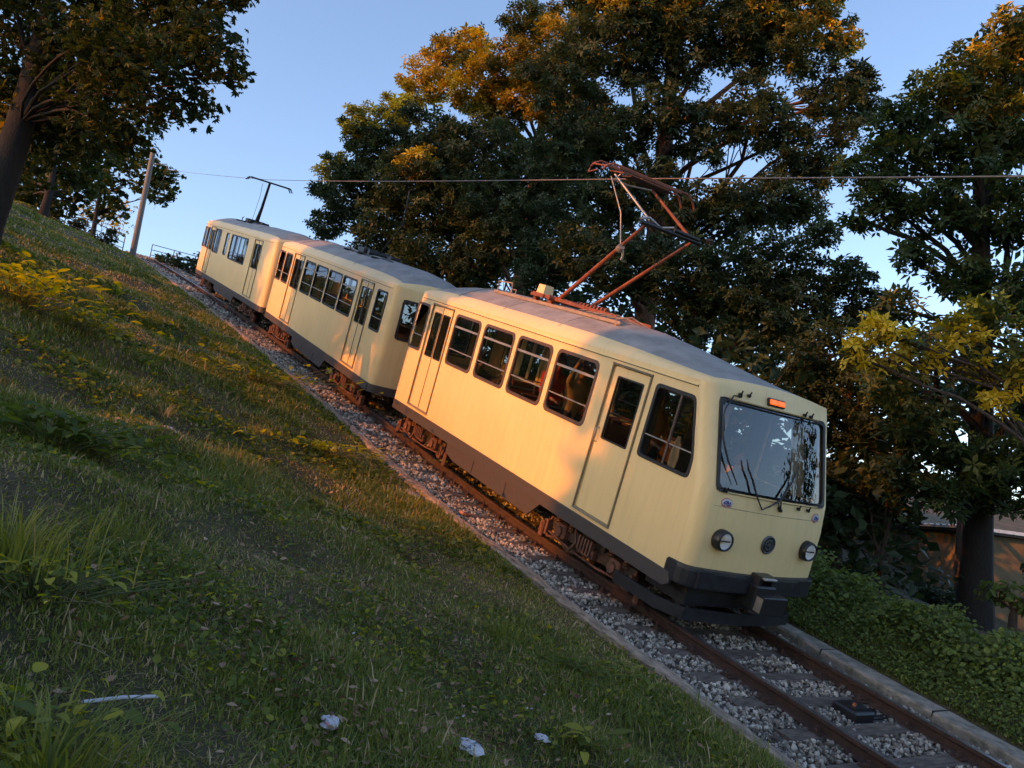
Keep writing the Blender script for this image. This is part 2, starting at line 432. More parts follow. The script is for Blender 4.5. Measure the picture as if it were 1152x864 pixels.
def make_car(name, label, L, spec, front='cab', panto=None):
    root = empty(name, (0, 0, 0)); tag(root, label, 'tram car', 'three coupled tram cars')
    off = (L / 2, 0, 0)                                   # the Empty stands under the middle of the car
    EF = End(L, 1, xc_cab if front == 'cab' else xc_flat); ER = End(L, -1, xc_flat)
    Z0 = .68
    # ---------------- body shell
    b = MB(off)
    for sy in (-1, 1):
        y0 = sy * HW
        outer = [(ER.corner(Z0), Z0), (EF.corner(Z0), Z0)]
        for z in (1.4, 1.74, 2.3): outer.append((EF.corner(z), z))
        outer += [(EF.corner(ZT), ZT), (ER.corner(ZT), ZT), (ER.corner(2.2), 2.2)]
        holes = []
        for w in spec['windows']:
            holes.append(quad_round(w['q'], w.get('r', .09)) if 'q' in w else rr(w['x'][0], w['x'][1], w['z'][0], w['z'][1], w.get('r', .1)))
        for d in spec['doors']:
            holes.append(rr(d['x'][0], d['x'][1], .75, 2.72, .02, 1))
        b.poly([outer] + holes, lambda a, c, t, y0=y0, sy=sy: Vector((a, y0 - sy * t, c)), .03)
    ys = [-1.1, -1.095, -1.075, -1.045, -1.0, -.96, -.93] + list(np.linspace(-.8, .8, 9)) + [.93, .96, 1.0, 1.045, 1.075, 1.095, 1.1]
    def end_grid(E, holes):
        zs = sorted(set([Z0, .8, 1.0, 1.2, 1.4, 1.6, ZT, 2.3] + [h[2] for h in holes] + [h[3] for h in holes]))
        yy = sorted(set([round(y, 4) for y in ys] + [h[0] for h in holes] + [h[1] for h in holes]))
        def skip(i, k):
            zc = (zs[i] + zs[i + 1]) / 2; yc = (yy[k] + yy[k + 1]) / 2
            return any(h[0] < yc < h[1] and h[2] < zc < h[3] for h in holes)
        b.grid([[E.P(y, z) for y in yy] for z in zs], 0, True, skip, flip=E.sg < 0)
        b.grid([[E.P(y * .975, z, -.03) for y in yy] for z in zs], 0, True, skip, flip=E.sg > 0)
    WS = (-.93, .93, 1.74, 2.74)
    fh = [WS] if front == 'cab' else [(-.86, -.42, 1.76, 2.62), (-.32, .32, 1.76, 2.62), (.42, .86, 1.76, 2.62)]
    rh = [(-.86, -.42, 1.76, 2.62), (-.32, .32, 1.76, 2.62), (.42, .86, 1.76, 2.62)]
    end_grid(EF, fh); end_grid(ER, rh)
    b.build('body', M['cream'], root)
    # ---------------- roof
    def roof_row(u):
        y = u * HW; row = []
        xf = EF.P(y, ZT).x; xr = ER.P(y, ZT).x
        S_ = max(0, 1 - abs(u) ** 2.1)
        if front == 'cab': fd = [(0, 0, 0), (.03, .05, .06), (.12, .075, .10), (.5, .12, .17), (1.0, .20, .25), (1.7, .31, .36), (2.5, .40, .42), (3.3, .42, .42)]
        else: fd = [(0, 0, 0), (.02, .06, .07), (.08, .14, .17), (.25, .24, .28), (.5, .31, .35), (.9, .37, .40), (1.5, .41, .42)]
        rd = [(0, 0, 0), (.02, .06, .07), (.08, .14, .17), (.25, .24, .28), (.5, .31, .35), (.9, .37, .40), (1.5, .41, .42)]
        e = .05 * min(1, (1 - abs(u)) / .06)
        for d, hc, _ in rd: row.append(Vector((xr + d, y, ZT + hc * S_ + min(hc, e))))
        for t in np.linspace(0, 1, 8)[1:-1]:
            row.append(Vector(((xr + 1.5) * (1 - t) + (xf - fd[-1][0]) * t, y, ZT + .42 * S_ + e)))
        for d, hc, _ in fd[::-1]: row.append(Vector((xf - d, y, ZT + hc * S_ + min(hc, e))))
        return row
    us = [-1, -.985, -.96, -.93, -.885, -.85, -.78, -.65, -.5, -.33, -.16, 0, .16, .33, .5, .65, .78, .85, .885, .93, .96, .985, 1]
    rows = [roof_row(u) for u in us]
    nc = len(rows[0])
    r = MB(off)
    def rm(i, k):
        u = (us[i] + us[i + 1]) / 2
        return 1 if abs(u) > .84 or k == 0 or k >= nc - 3 or k == nc - 2 else 0
    r.grid(rows, rm, True, flip=False)
    r.grid([[p - Vector((0, 0, .035)) for p in row] for row in rows], 2, True, flip=True)
    # lengthwise cover strips and joints
    for x in np.arange(-L + 1.6, -3.0, 1.75):
        r.tube([(x, u * HW, ZT + .42 * (1 - abs(u) ** 2.1) + .052) for u in np.linspace(-.9, .9, 13)], .008, 4, 0)
    r.build('roof', [M['roof'], M['cream'], M['inside']], root)
    # drip rail above the windows
    d = MB(off)
    for sy in (-1, 1):
        d.box(((ER.corner(2.8) + EF.corner(2.8)) / 2, sy * (HW + .008), 2.795), (EF.corner(2.8) - ER.corner(2.8), .02, .014))
        d.box(((ER.corner(2.8) + EF.corner(2.8)) / 2, sy * (HW + .004), 2.783), (EF.corner(2.8) - ER.corner(2.8), .01, .010), 1)
    d.build('drip_rail', [M['cream'], M['rubber']], root)
    # ---------------- dark skirt band
    k = MB(off)
    for sy in (-1, 1):
        y0 = sy * (HW + .012)
        outer = [(ER.corner(.5), .5), (EF.corner(.6) - (.1 if front == 'cab' else 0), .5), (EF.corner(.6), .56), (EF.corner(.68), .678), (ER.corner(.68), .678)]
        k.poly([outer], lambda a, c, t, y0=y0, sy=sy: Vector((a, y0 - sy * t, c)), .035)
        # lower equipment panel between the bogies
        xa, xb = spec['box']
        outer = [(xa, .50), (xa + .02, .34), (xa + .35, .27), (xb - .1, .25), (xb + .16, .50)]
        k.poly([outer], lambda a, c, t, y0=y0, sy=sy: Vector((a, y0 - sy * (.02 + t), c)), .03)
        for q in (.35, .72): k.box((xa + (xb - xa) * q, y0 - sy * .017, .385), (.008, .01, .2), 1)
    for E in ((ER,) if front == 'cab' else (ER, EF)):
        yy = [y for y in ys]
        k.grid([[E.P(y, z, .012) for y in yy] for z in (.5, .679)], 0, True, flip=E.sg < 0)
        k.grid([[E.P(y * .97, z, -.02) for y in yy] for z in (.5, .679)], 0, True, flip=E.sg > 0)
    k.build('skirt', [M['skirt'], M['rubber']], root)
    # ---------------- floor, lining, ceiling void
    f = MB(off)
    f.box((-L / 2 - .12, 0, .80), (L - .75, 2.1, .06))
    for sy in (-1, 1):
        xa = ER.corner(1) + .05; 
        ds = sorted([dd['x'] for dd in spec['doors']])
        for x0, x1 in zip([xa] + [q[1] for q in ds], [q[0] for q in ds] + [EF.corner(1.7) - .1]):
            if x1 - x0 > .1: f.box(((x0 + x1) / 2, sy * 1.055, 1.27), (x1 - x0 - .02, .02, .9), 1)
    f.build('floor', [M['floor'], M['inside']], root)
    # ---------------- windows
    side_bar = {'single': [(.30, .014)], 'slider': [(.78, .034), (.29, .016)]}
    for w in spec['windows']:
        for sy in (-1, 1):
            y0 = sy * (HW + .010)
            lp = quad_round(w['q'], w.get('r', .09)) if 'q' in w else rr(w['x'][0], w['x'][1], w['z'][0], w['z'][1], w.get('r', .1))
            inn = shrink(lp, w.get('fr', .035)); outl = shrink(lp, -.012)
            m = MB(off)
            m.poly([outl, inn], lambda a, c, t, y0=y0, sy=sy: Vector((a, y0 - sy * t, c)), .045)
            xs = [p[0] for p in inn]; zs_ = [p[1] for p in inn]
            x0, x1, z0, z1 = min(xs), max(xs), min(zs_), max(zs_)
            for q, th in side_bar[w.get('bars', 'slider')]:
                zz = z0 + (z1 - z0) * q
                xx1 = x1
                if 'q' in w: xx1 = x1 - .012
                m.box(((x0 + xx1) / 2, y0 - sy * .016, zz), (xx1 - x0, .018, th), 1)
            for q in w.get('vert', []):
                m.box((x0 + (x1 - x0) * q, y0 - sy * .014, (z0 + z1) / 2), (.032, .022, z1 - z0 - .002), 2)
            wo = m.build('window', [M['trim'] if w.get('warm', True) else M['rubber'], M['alu'], M['trim']], root)
            g = MB(off)
            g.poly([inn], lambda a, c, t, y0=y0, sy=sy: Vector((a, y0 - sy * (.030 + t), c)), 0)
            g.build('pane', M['glass'], wo)
    # ---------------- doors
    for dd in spec['doors']:
        x0, x1 = dd['x']
        for sy in (-1, 1):
            y0 = sy * (HW - .012)
            m = MB(off)
            outer = rr(x0 + .012, x1 - .012, .762, 2.708, .02, 1)
            gl = []
            if dd['kind'] == 'double':
                mid = (x0 + x1) / 2; gl = [(x0 + .10, mid - .045), (mid + .045, x1 - .10)]
            else: gl = [(x0 + .13, x1 - .12)]
            holes = [rr(a, c, 1.75, 2.58, .025, 3) for a, c in gl]
            m.poly([outer] + holes, lambda a, c, t, y0=y0, sy=sy: Vector((a, y0 - sy * t, c)), .03)
            for a, c in gl:                                     # dark seal round each light
                o2 = rr(a - .014, c + .014, 1.736, 2.594, .03, 3); i2 = rr(a + .008, c - .008, 1.758, 2.572, .02, 3)
                m.poly([o2, i2], lambda a_, c_, t, y0=y0, sy=sy: Vector((a_, y0 + sy * .006 - sy * t, c_)), .02, 1)
            if dd['kind'] == 'double': m.box((mid, y0 + sy * .002, 1.735), (.012, .012, 1.93), 1)
            # frame and threshold round the opening
            for xx in (x0 - .012, x1 + .012): m.box((xx, sy * (HW + .010), 1.735), (.022, .022, 1.99), 2)
            m.box(((x0 + x1) / 2, sy * (HW + .012), 2.735), (x1 - x0 + .05, .028, .022), 2)
            m.box(((x0 + x1) / 2, sy * (HW + .014), .742), (x1 - x0 + .05, .03, .026), 3)
            do = m.build('door', [M['cream'], M['rubber'], M['cream_dark'], M['alu']], root)
            g = MB(off)
            for a, c in gl:
                g.poly([rr(a, c, 1.75, 2.58, .02, 1)], lambda a_, c_, t, y0=y0, sy=sy: Vector((a_, y0 - sy * .016, c_)), 0)
            g.build('pane', M['glass'], do)
            if dd['kind'] == 'single':
                h = MB(off)
                h.tube([(x0 + .05, y0 + sy * .01, 1.86), (x0 + .05, y0 + sy * .06, 1.85), (x0 + .05, y0 + sy * .06, 1.68), (x0 + .05, y0 + sy * .01, 1.67)], .011, 6)
                h.build('handle', M['alu'], do)
    # ---------------- end windows
    def endwin(E, h, r_=.09, mat='glass', name='end_window', fr=.05):
        lp = rr(h[0] - .012, h[1] + .012, h[2] - .012, h[3] + .012, r_)
        # follow the curve of the end: dense outline
        def dense(lp):
            o = []
            for i in range(len(lp)):
                a, c = lp[i], lp[(i + 1) % len(lp)]
                n = max(1, int(math.hypot(a[0] - c[0], a[1] - c[1]) / .12))
                for k_ in range(n): o.append((a[0] + (c[0] - a[0]) * k_ / n, a[1] + (c[1] - a[1]) * k_ / n))
            return o
        ol = dense(lp); il = shrink(ol, fr)
        m = MB(off)
        m.poly([ol, il], lambda a, c, t, E=E: E.P(a, c, .016 - t), .04)
        wo = m.build(name, M['rubber'], root)
        g = MB(off)
        yy = np.linspace(h[0] + .02, h[1] - .02, 15); zz = np.linspace(h[2] + .02, h[3] - .02, 7)
        g.grid([[E.P(y, z, -.012) for y in yy] for z in zz], 0, True, flip=E.sg < 0)
        g.build('pane', M[mat], wo)
        return wo
    if front == 'cab': endwin(EF, WS, .07, 'wscreen', 'windscreen', .045)
    else:
        for h in fh: endwin(EF, h)
    for h in rh: endwin(ER, h)
    # ---------------- bogies
    for bx in spec['bogies']:
        m = MB(off)
        for sy in (-1, 1):
            y = sy * .93
            m.poly([[(bx - .95, .30), (bx - .8, .22), (bx + .8, .22), (bx + .95, .30), (bx + .95, .40), (bx + .35, .40), (bx + .25, .32), (bx - .25, .32), (bx - .35, .40), (bx - .95, .40)]],
                   lambda a, c, t, y=y, sy=sy: Vector((a, y - sy * t, c)), .08)
            for wx in (-.62, .62):
                m.box((bx + wx, y + sy * .03, .30), (.22, .14, .2), 1, bev=.03)
                m.cyl((bx + wx, y + sy * .09, .30), (bx + wx, y + sy * .13, .30), .075, n=12, m=1)
                for q in (-.16, .16):
                    for zz in np.linspace(.36, .47, 4): m.cyl((bx + wx + q, y + sy * .02, zz), (bx + wx + q, y + sy * .02, zz + .02), .045, n=10, m=1)
                # hangers and brake rods
                m.tube([(bx + wx * 1.55, y, .40), (bx + wx * 1.62, y + sy * .05, .22), (bx + wx * 1.5, y + sy * .05, .12), (bx + wx * 1.2, y + sy * .02, .16)], .022, 6, 1)
                m.box((bx + wx * 1.56, y + sy * .03, .24), (.05, .1, .22), 1)
            m.tube([(bx - .9, y + sy * .06, .20), (bx - .3, y + sy * .07, .15), (bx + .3, y + sy * .07, .15), (bx + .9, y + sy * .06, .2)], .016, 6, 1)
            m.box((bx, y + sy * .04, .26), (.34, .1, .14), 1, bev=.02)
            for q in np.linspace(-.13, .13, 5): m.box((bx + q, y + sy * .09, .34), (.03, .06, .2), 1)
            m.box((bx - 1.12, y, .16), (.10, .12, .24), 1, bev=.02); m.box((bx + 1.12, y, .16), (.10, .12, .24), 1, bev=.02)
            m.tube([(bx - .35, y + sy * .05, .46), (bx - .2, y + sy * .1, .3), (bx - .32, y + sy * .1, .14)], .018, 6, 1)
        m.box((bx, 0, .38), (.5, 1.8, .12))
        bo = m.build('bogie', [M['under'], M['under2']], root)
        for wx in (-.62, .62):
            for sy in (-1, 1):
                w_ = MB(off)
                yw = sy * .74
                w_.cyl((bx + wx, yw - sy * .05, .29), (bx + wx, yw + sy * .06, .29), .29, .285, 28)
                w_.cyl((bx + wx, yw - sy * .08, .29), (bx + wx, yw - sy * .05, .29), .32, .32, 28)
                w_.cyl((bx + wx, yw + sy * .06, .29), (bx + wx, yw + sy * .09, .29), .07, .06, 12)
                w_.build('wheel', M['under'], bo)
    u = MB(off)
    u.box((-L / 2, 0, .63), (L - .9, 1.9, .20)); 
    xa, xb = spec['box']
    u.box(((xa + xb) / 2, 0, .42), (xb - xa - .3, 1.7, .24), bev=.03)
    for x in (xa - .25, xb + .35): u.cyl((x, -.75, .46), (x, .75, .46), .11, n=10)
    u.build('underframe', M['under'], root)
    # coupling bar at the rear
    c = MB(off)
    c.box((-L - .12, 0, .48), (.5, .12, .12), bev=.02)
    c.box((-L - .05, 0, .56), (.12, .36, .2), bev=.03)
    c.build('coupling', M['under'], root)
    # ---------------- seats
    sx0 = -L + 1.1
    for x in spec['seats']:
        for sy in (-1, 1):
            m = MB(off)
            m.box((x, sy * .62, 1.24), (.42, .8, .09), bev=.03)
            m.box((x - .2, sy * .62, 1.52), (.07, .8, .50), bev=.03)
            m.tube([(x - .2, sy * .25, 1.25), (x - .23, sy * .25, 1.82), (x - .23, sy * .99, 1.82)], .014, 6, 1)
            m.box((x, sy * .62, 1.01), (.3, .12, .38), 1)
            m.build('seat', [M['seat'], M['alu']], root)
    # hand rails inside
    m = MB(off)
    for sy in (-1, 1): m.tube([(-L + .6, sy * .35, 2.72), (-1.9, sy * .35, 2.72)], .014, 6)
    for x in spec['poles']: m.tube([(x, -.35, .83), (x, -.35, 2.85)], .014, 6)
    m.build('hand_rail', M['alu'], root)
    return root, off, EF, ER
M['cream_dark'] = paint('weathered_cream_trim', (.20, .165, .10), .5)

# ------------------------------------------------------------------ leading car
def wq(x0, x1, **k): return dict(x=(x0, x1), z=(1.77, 2.68), **k)
spec3 = dict(
    windows=[wq(-9.13, -8.56, bars='single', r=.08), wq(-7.36, -6.37), wq(-6.21, -5.18), wq(-5.04, -4.03), wq(-3.88, -2.84),
             dict(q=[(-1.60, 1.75), (-.66, 1.75), (-.665, 1.98), (-.90, 2.66), (-1.60, 2.66)], r=.075, bars='single', vert=[.50], fr=.03, warm=False)],
    doors=[dict(x=(-8.40, -7.52), kind='double'), dict(x=(-2.52, -1.74), kind='single')],
    box=(-6.45, -3.45), bogies=[-7.75, -2.15], seats=[-6.9, -6.1, -5.3, -4.5, -3.7], poles=[-7.4, -2.7])
L3 = 9.35
car3, off3, EF3, ER3 = make_car('tram_car', 'leading cream tram car with large windscreen, headlights and orange pantograph', L3, spec3)

# front fittings of the leading car
m = MB(off3)
bz = [(.605, .0), (.615, .045), (.64, .052), (.80, .052), (.835, .045), (.845, .0)]
yb = [-1.12, -1.10, -1.05, -1.0, -.93, -.8, -.5, 0, .5, .8, .93, 1.0, 1.05, 1.10, 1.12]
rows = []
for z, o_ in bz:
    row = [Vector((-.82, -1.0 - o_, z)), Vector((-.60, -1.075 - o_ * .5, z))]
    for y in yb: row.append(EF3.P(y * .985, z, o_) + Vector((0, (1 if y > 0 else -1) * o_ * .35 if abs(y) > .9 else 0, 0)))
    row += [Vector((-.60, 1.075 + o_ * .5, z)), Vector((-.82, 1.0 + o_, z))]
    rows.append(row)
m.grid(rows, 0, False)
m.box((-.45, 0, .72), (.5, 1.9, .2))
m.build('bumper', M['bumper'], car3)
m = MB(off3)
m.box((-.18, 0, .62), (.3, .34, .30), bev=.02)
m.poly([[(-.13, .88), (.13, .88), (.15, .70), (.10, .70), (.085, .84), (-.085, .84), (-.10, .70), (-.15, .70)]], lambda a, c, t: Vector((-.06 - t, a, c)), .14)
m.box((-.07, .0, .86), (.12, .22, .03), 1, bev=.01)
m.box((.0, .07, .575), (.16, .42, .22), bev=.012)
m.box((-.0, -.135, .575), (.14, .012, .17), 1)
m.build('coupler', [M['black'], M['alu']], car3)
m = MB(off3)                                           # lifeguard beam low over the rails
pl = [(-1.35, -1.13), (-.62, -1.08), (-.32, -.9), (-.24, -.4), (-.22, 0), (-.24, .4), (-.32, .9), (-.62, 1.08), (-1.35, 1.13)]
m.grid([[Vector((x, y, z)) for x, y in pl] for z in (.20, .34)], 0, False)
m.grid([[Vector((x - .03, y * .97, z)) for x, y in pl] for z in (.20, .34)], 0, False, flip=True)
m.grid([[Vector((x - o_, y * k_, .34)) for x, y in pl] for o_, k_ in ((0, 1), (.03, .97))], 0, False)
m.box((-.75, 0, .47), (.7, 1.7, .26)); 
for sy in (-.8, .8): m.box((-.5, sy, .42), (.08, .08, .3))
m.build('lifeguard', M['bumper'], car3)

def lamp_ring(y, z, r, name):
    P0 = EF3.P(y, z); P1 = EF3.P(y, z + .1); P2 = EF3.P(y + .1, z)
    nrm = Vector((1, 0, .04)).normalized()
    m = MB(off3)
    prof = [(r * 1.10, -.06), (r * 1.10, .02), (r * 1.06, .075), (r * .98, .10), (r * .86, .10), (r * .82, .085)]
    K = 28; B = rot_basis(nrm)
    def ring(rad, d): return [P0 + B @ Vector((rad * math.cos(2 * PI * i / K), rad * math.sin(2 * PI * i / K), d)) for i in range(K + 1)]
    m.grid([ring(a, d) for a, d in prof], 0, True)
    o = m.build(name, M['black'], car3)
    m = MB(off3)
    m.grid([ring(r * .82, .085), ring(r * .74, .04), ring(r * .55, .0), ring(r * .3, -.02), ring(.001, -.03)], 0, True)
    m.cyl(P0 + nrm * -.02, P0 + nrm * .035, .016, .012, 8)
    m.build('reflector', M['bowl_white'], o)
    m = MB(off3)
    m.grid([ring(r * .83, .088), ring(r * .6, .104), ring(r * .3, .112), ring(.001, .115)], 0, True)
    # fluted bar across the lens
    m.build('lens', M['lens'], o)
    m = MB(off3)
    m.box(P0 + nrm * .075, (.008, r * 1.5, .014)); m.build('bracket', M['black'], o)
lamp_ring(-.73, 1.20, .112, 'headlight'); lamp_ring(.73, 1.20, .112, 'headlight')
# round horn grille between the headlights
P0 = EF3.P(0, 1.22); K = 28
m = MB(off3)
def ring0(rad, d): return [P0 + Vector((d, rad * math.cos(2 * PI * i / K), rad * math.sin(2 * PI * i / K))) for i in range(K + 1)]
m.grid([ring0(.112, -.02), ring0(.112, .014), ring0(.098, .024), ring0(.088, .012)], 0, True)
m.grid([ring0(.088, .012), ring0(.001, .012)], 1, True)
m.grid([ring0(.066, .010), ring0(.062, .020), ring0(.050, .020), ring0(.046, .010)], 0, True)
m.cyl(P0 + Vector((.01, 0, 0)), P0 + Vector((.03, 0, 0)), .020, .016, 12)
for k_ in range(6):
    a = k_ * PI / 3
    m.box(P0 + Vector((.016, .045 * math.cos(a), .045 * math.sin(a))), (.008, .07, .010), 0, Matrix.Rotation(a, 3, 'X'))
m.build('horn_grille', [M['steel'], M['black']], car3)
# orange lamp over the windscreen
c0 = EF3.P(-.08, 2.825)
tl = Matrix.Rotation(math.radians(-20), 3, 'Y')
m = MB(off3); m.box(c0 + Vector((.012, 0, 0)), (.04, .29, .095), 0, tl, bev=.01); mo = m.build('marker_lamp', M['black'], car3)
m = MB(off3)
for q in (-.068, .068): m.box(c0 + Vector((.034, q, .005)), (.022, .125, .062), 0, tl, bev=.008)
m.build('lamp_lens', M['orange'], mo)
# small oval badges with a scribbled emblem
M['badge_white'] = paint('badge_white', (.62, .60, .62), .3); M['badge_blue'] = paint('badge_blue', (.03, .06, .28), .3); M['badge_red'] = paint('badge_red', (.42, .04, .05), .3)
for y, z in ((-.755, 1.615), (.80, 1.60)):
    m = MB(off3)
    def el(a, c, d, y=y, z=z, n=24): return [EF3.P(y + a * math.cos(2 * PI * i / n), z + c * math.sin(2 * PI * i / n), d) for i in range(n)]
    for (a, c, d, mt) in ((.080, .056, .004, 1), (.074, .050, .008, 0)):
        v = el(a, c, d) + el(a, c, -.01); n = 24
        m.add(v, [list(range(n))[::-1]] + [(i, (i + 1) % n, n + (i + 1) % n, n + i) for i in range(n)], mt)
    sc = lambda pts: [EF3.P(y + a, z + c, .011) for a, c in pts]
    m.tube(sc([(-.045, .0), (-.02, .022), (.0, .004), (-.03, -.012), (-.05, -.004)]), .0065, 5, 2)
    m.tube(sc([(.0, .024), (.018, -.006), (.04, .012), (.05, -.008), (.02, -.02), (-.01, -.016)]), .0065, 5, 2)
    m.tube(sc([(-.05, -.026), (-.02, -.034), (.02, -.034), (.05, -.024)]), .005, 5, 1)
    m.build('badge', [M['badge_white'], M['badge_red'], M['badge_blue']], car3)
# wipers
def wiper(pts, blade):
    m = MB(off3)
    m.tube(pts, .009, 6)
    m.tube(blade, [.006] + [.013] * (len(blade) - 2) + [.006], 6)
    m.cyl(Vector(pts[0]) - Vector((.06, 0, 0)), Vector(pts[0]) + Vector((.015, 0, 0)), .022, .018, 10)
    m.build('wiper', M['black'], car3)
f = lambda y, z, o_=.04: tuple(EF3.P(y, z, o_))
wiper([f(-.66, 2.80, .02), f(-.77, 2.79), f(-.88, 2.63), f(-.905, 2.55), f(-.885, 2.38)], [f(-.905, 2.52), f(-.90, 2.30), f(-.82, 2.08), f(-.68, 1.84)])
wiper([f(.04, 1.66, .02), f(-.03, 1.735), f(-.27, 1.62), f(-.40, 1.79), f(-.45, 1.90)], [f(-.37, 1.75), f(-.45, 1.92), f(-.52, 2.03), f(-.55, 2.13)])
wiper([f(.06, 1.64, .02), f(.02, 1.76), f(.18, 1.95), f(.27, 2.06)], [f(-.17, 1.66), f(.0, 1.76), f(.19, 1.96), f(.33, 2.16)])
for y, z in ((.38, 1.69), (.58, 1.685), (-.82, 1.745), (.46, 2.775), (.59, 2.77), (-.66, 2.82), (-.53, 2.83)):
    p = EF3.P(y, z); m = MB(off3); m.cyl(p, p + Vector((.035, 0, 0)), .016, .022, 8); m.tube([p + Vector((.03, 0, 0)), p + Vector((.045, .0, .05))], .009, 6); m.build('hinge', M['black'], car3)
# body seam under the windscreen
m = MB(off3); m.tube([EF3.P(y, 1.565, -.001) for y in np.linspace(-.92, .92, 25)], .0035, 4); m.build('seam', M['cream_dark'], car3)
# curtains in the cab
for (ya, yb_, zt) in ((.50, .74, 2.66),):
    m = MB(off3)
    yy = np.linspace(ya, yb_, 17)
    m.grid([[Vector((xc_cab(z) - .20 + .022 * math.sin(k_ * 1.6) + offc(.7), y + .012 * math.sin(k_ * 2.7) + (zt - z) * .02, z)) for k_, y in enumerate(yy)] for z in np.linspace(1.8, zt, 6)], 0, True)
    m.build('curtain', M['curtain'], car3)
m = MB(off3)                                           # cloth hanging at the cab side window
m.grid([[Vector((-1.10 + x * w_, -.98 + .02 * math.sin(x * 40), z)) for x in np.linspace(-.09, .09, 9)] for z, w_ in ((1.62, .35), (1.72, .8), (1.9, 1), (2.05, .7), (2.14, .2))], 0, True)
m.build('cloth', M['curtain'], car3)
m = MB(off3)                                           # driver's desk and bulkhead behind the cab
m.box((-.78, 0, 1.45), (.36, 1.7, .34), bev=.05); m.box((-.86, .0, 1.1), (.2, 1.6, .5))
m.build('control_desk', M['steel'], car3)
m = MB(off3)
m.poly([[(-1.05, .83), (1.05, .83), (1.05, 2.85), (-1.05, 2.85)], [(-.9, 1.7), (-.9, 2.6), (-.35, 2.6), (-.35, 1.7)], [(.1, 1.2), (.1, 2.6), (.75, 2.6), (.75, 1.2)]], lambda a, c, t: Vector((-1.66 - t, a, c)), .03)
m.build('bulkhead', M['inside'], car3)

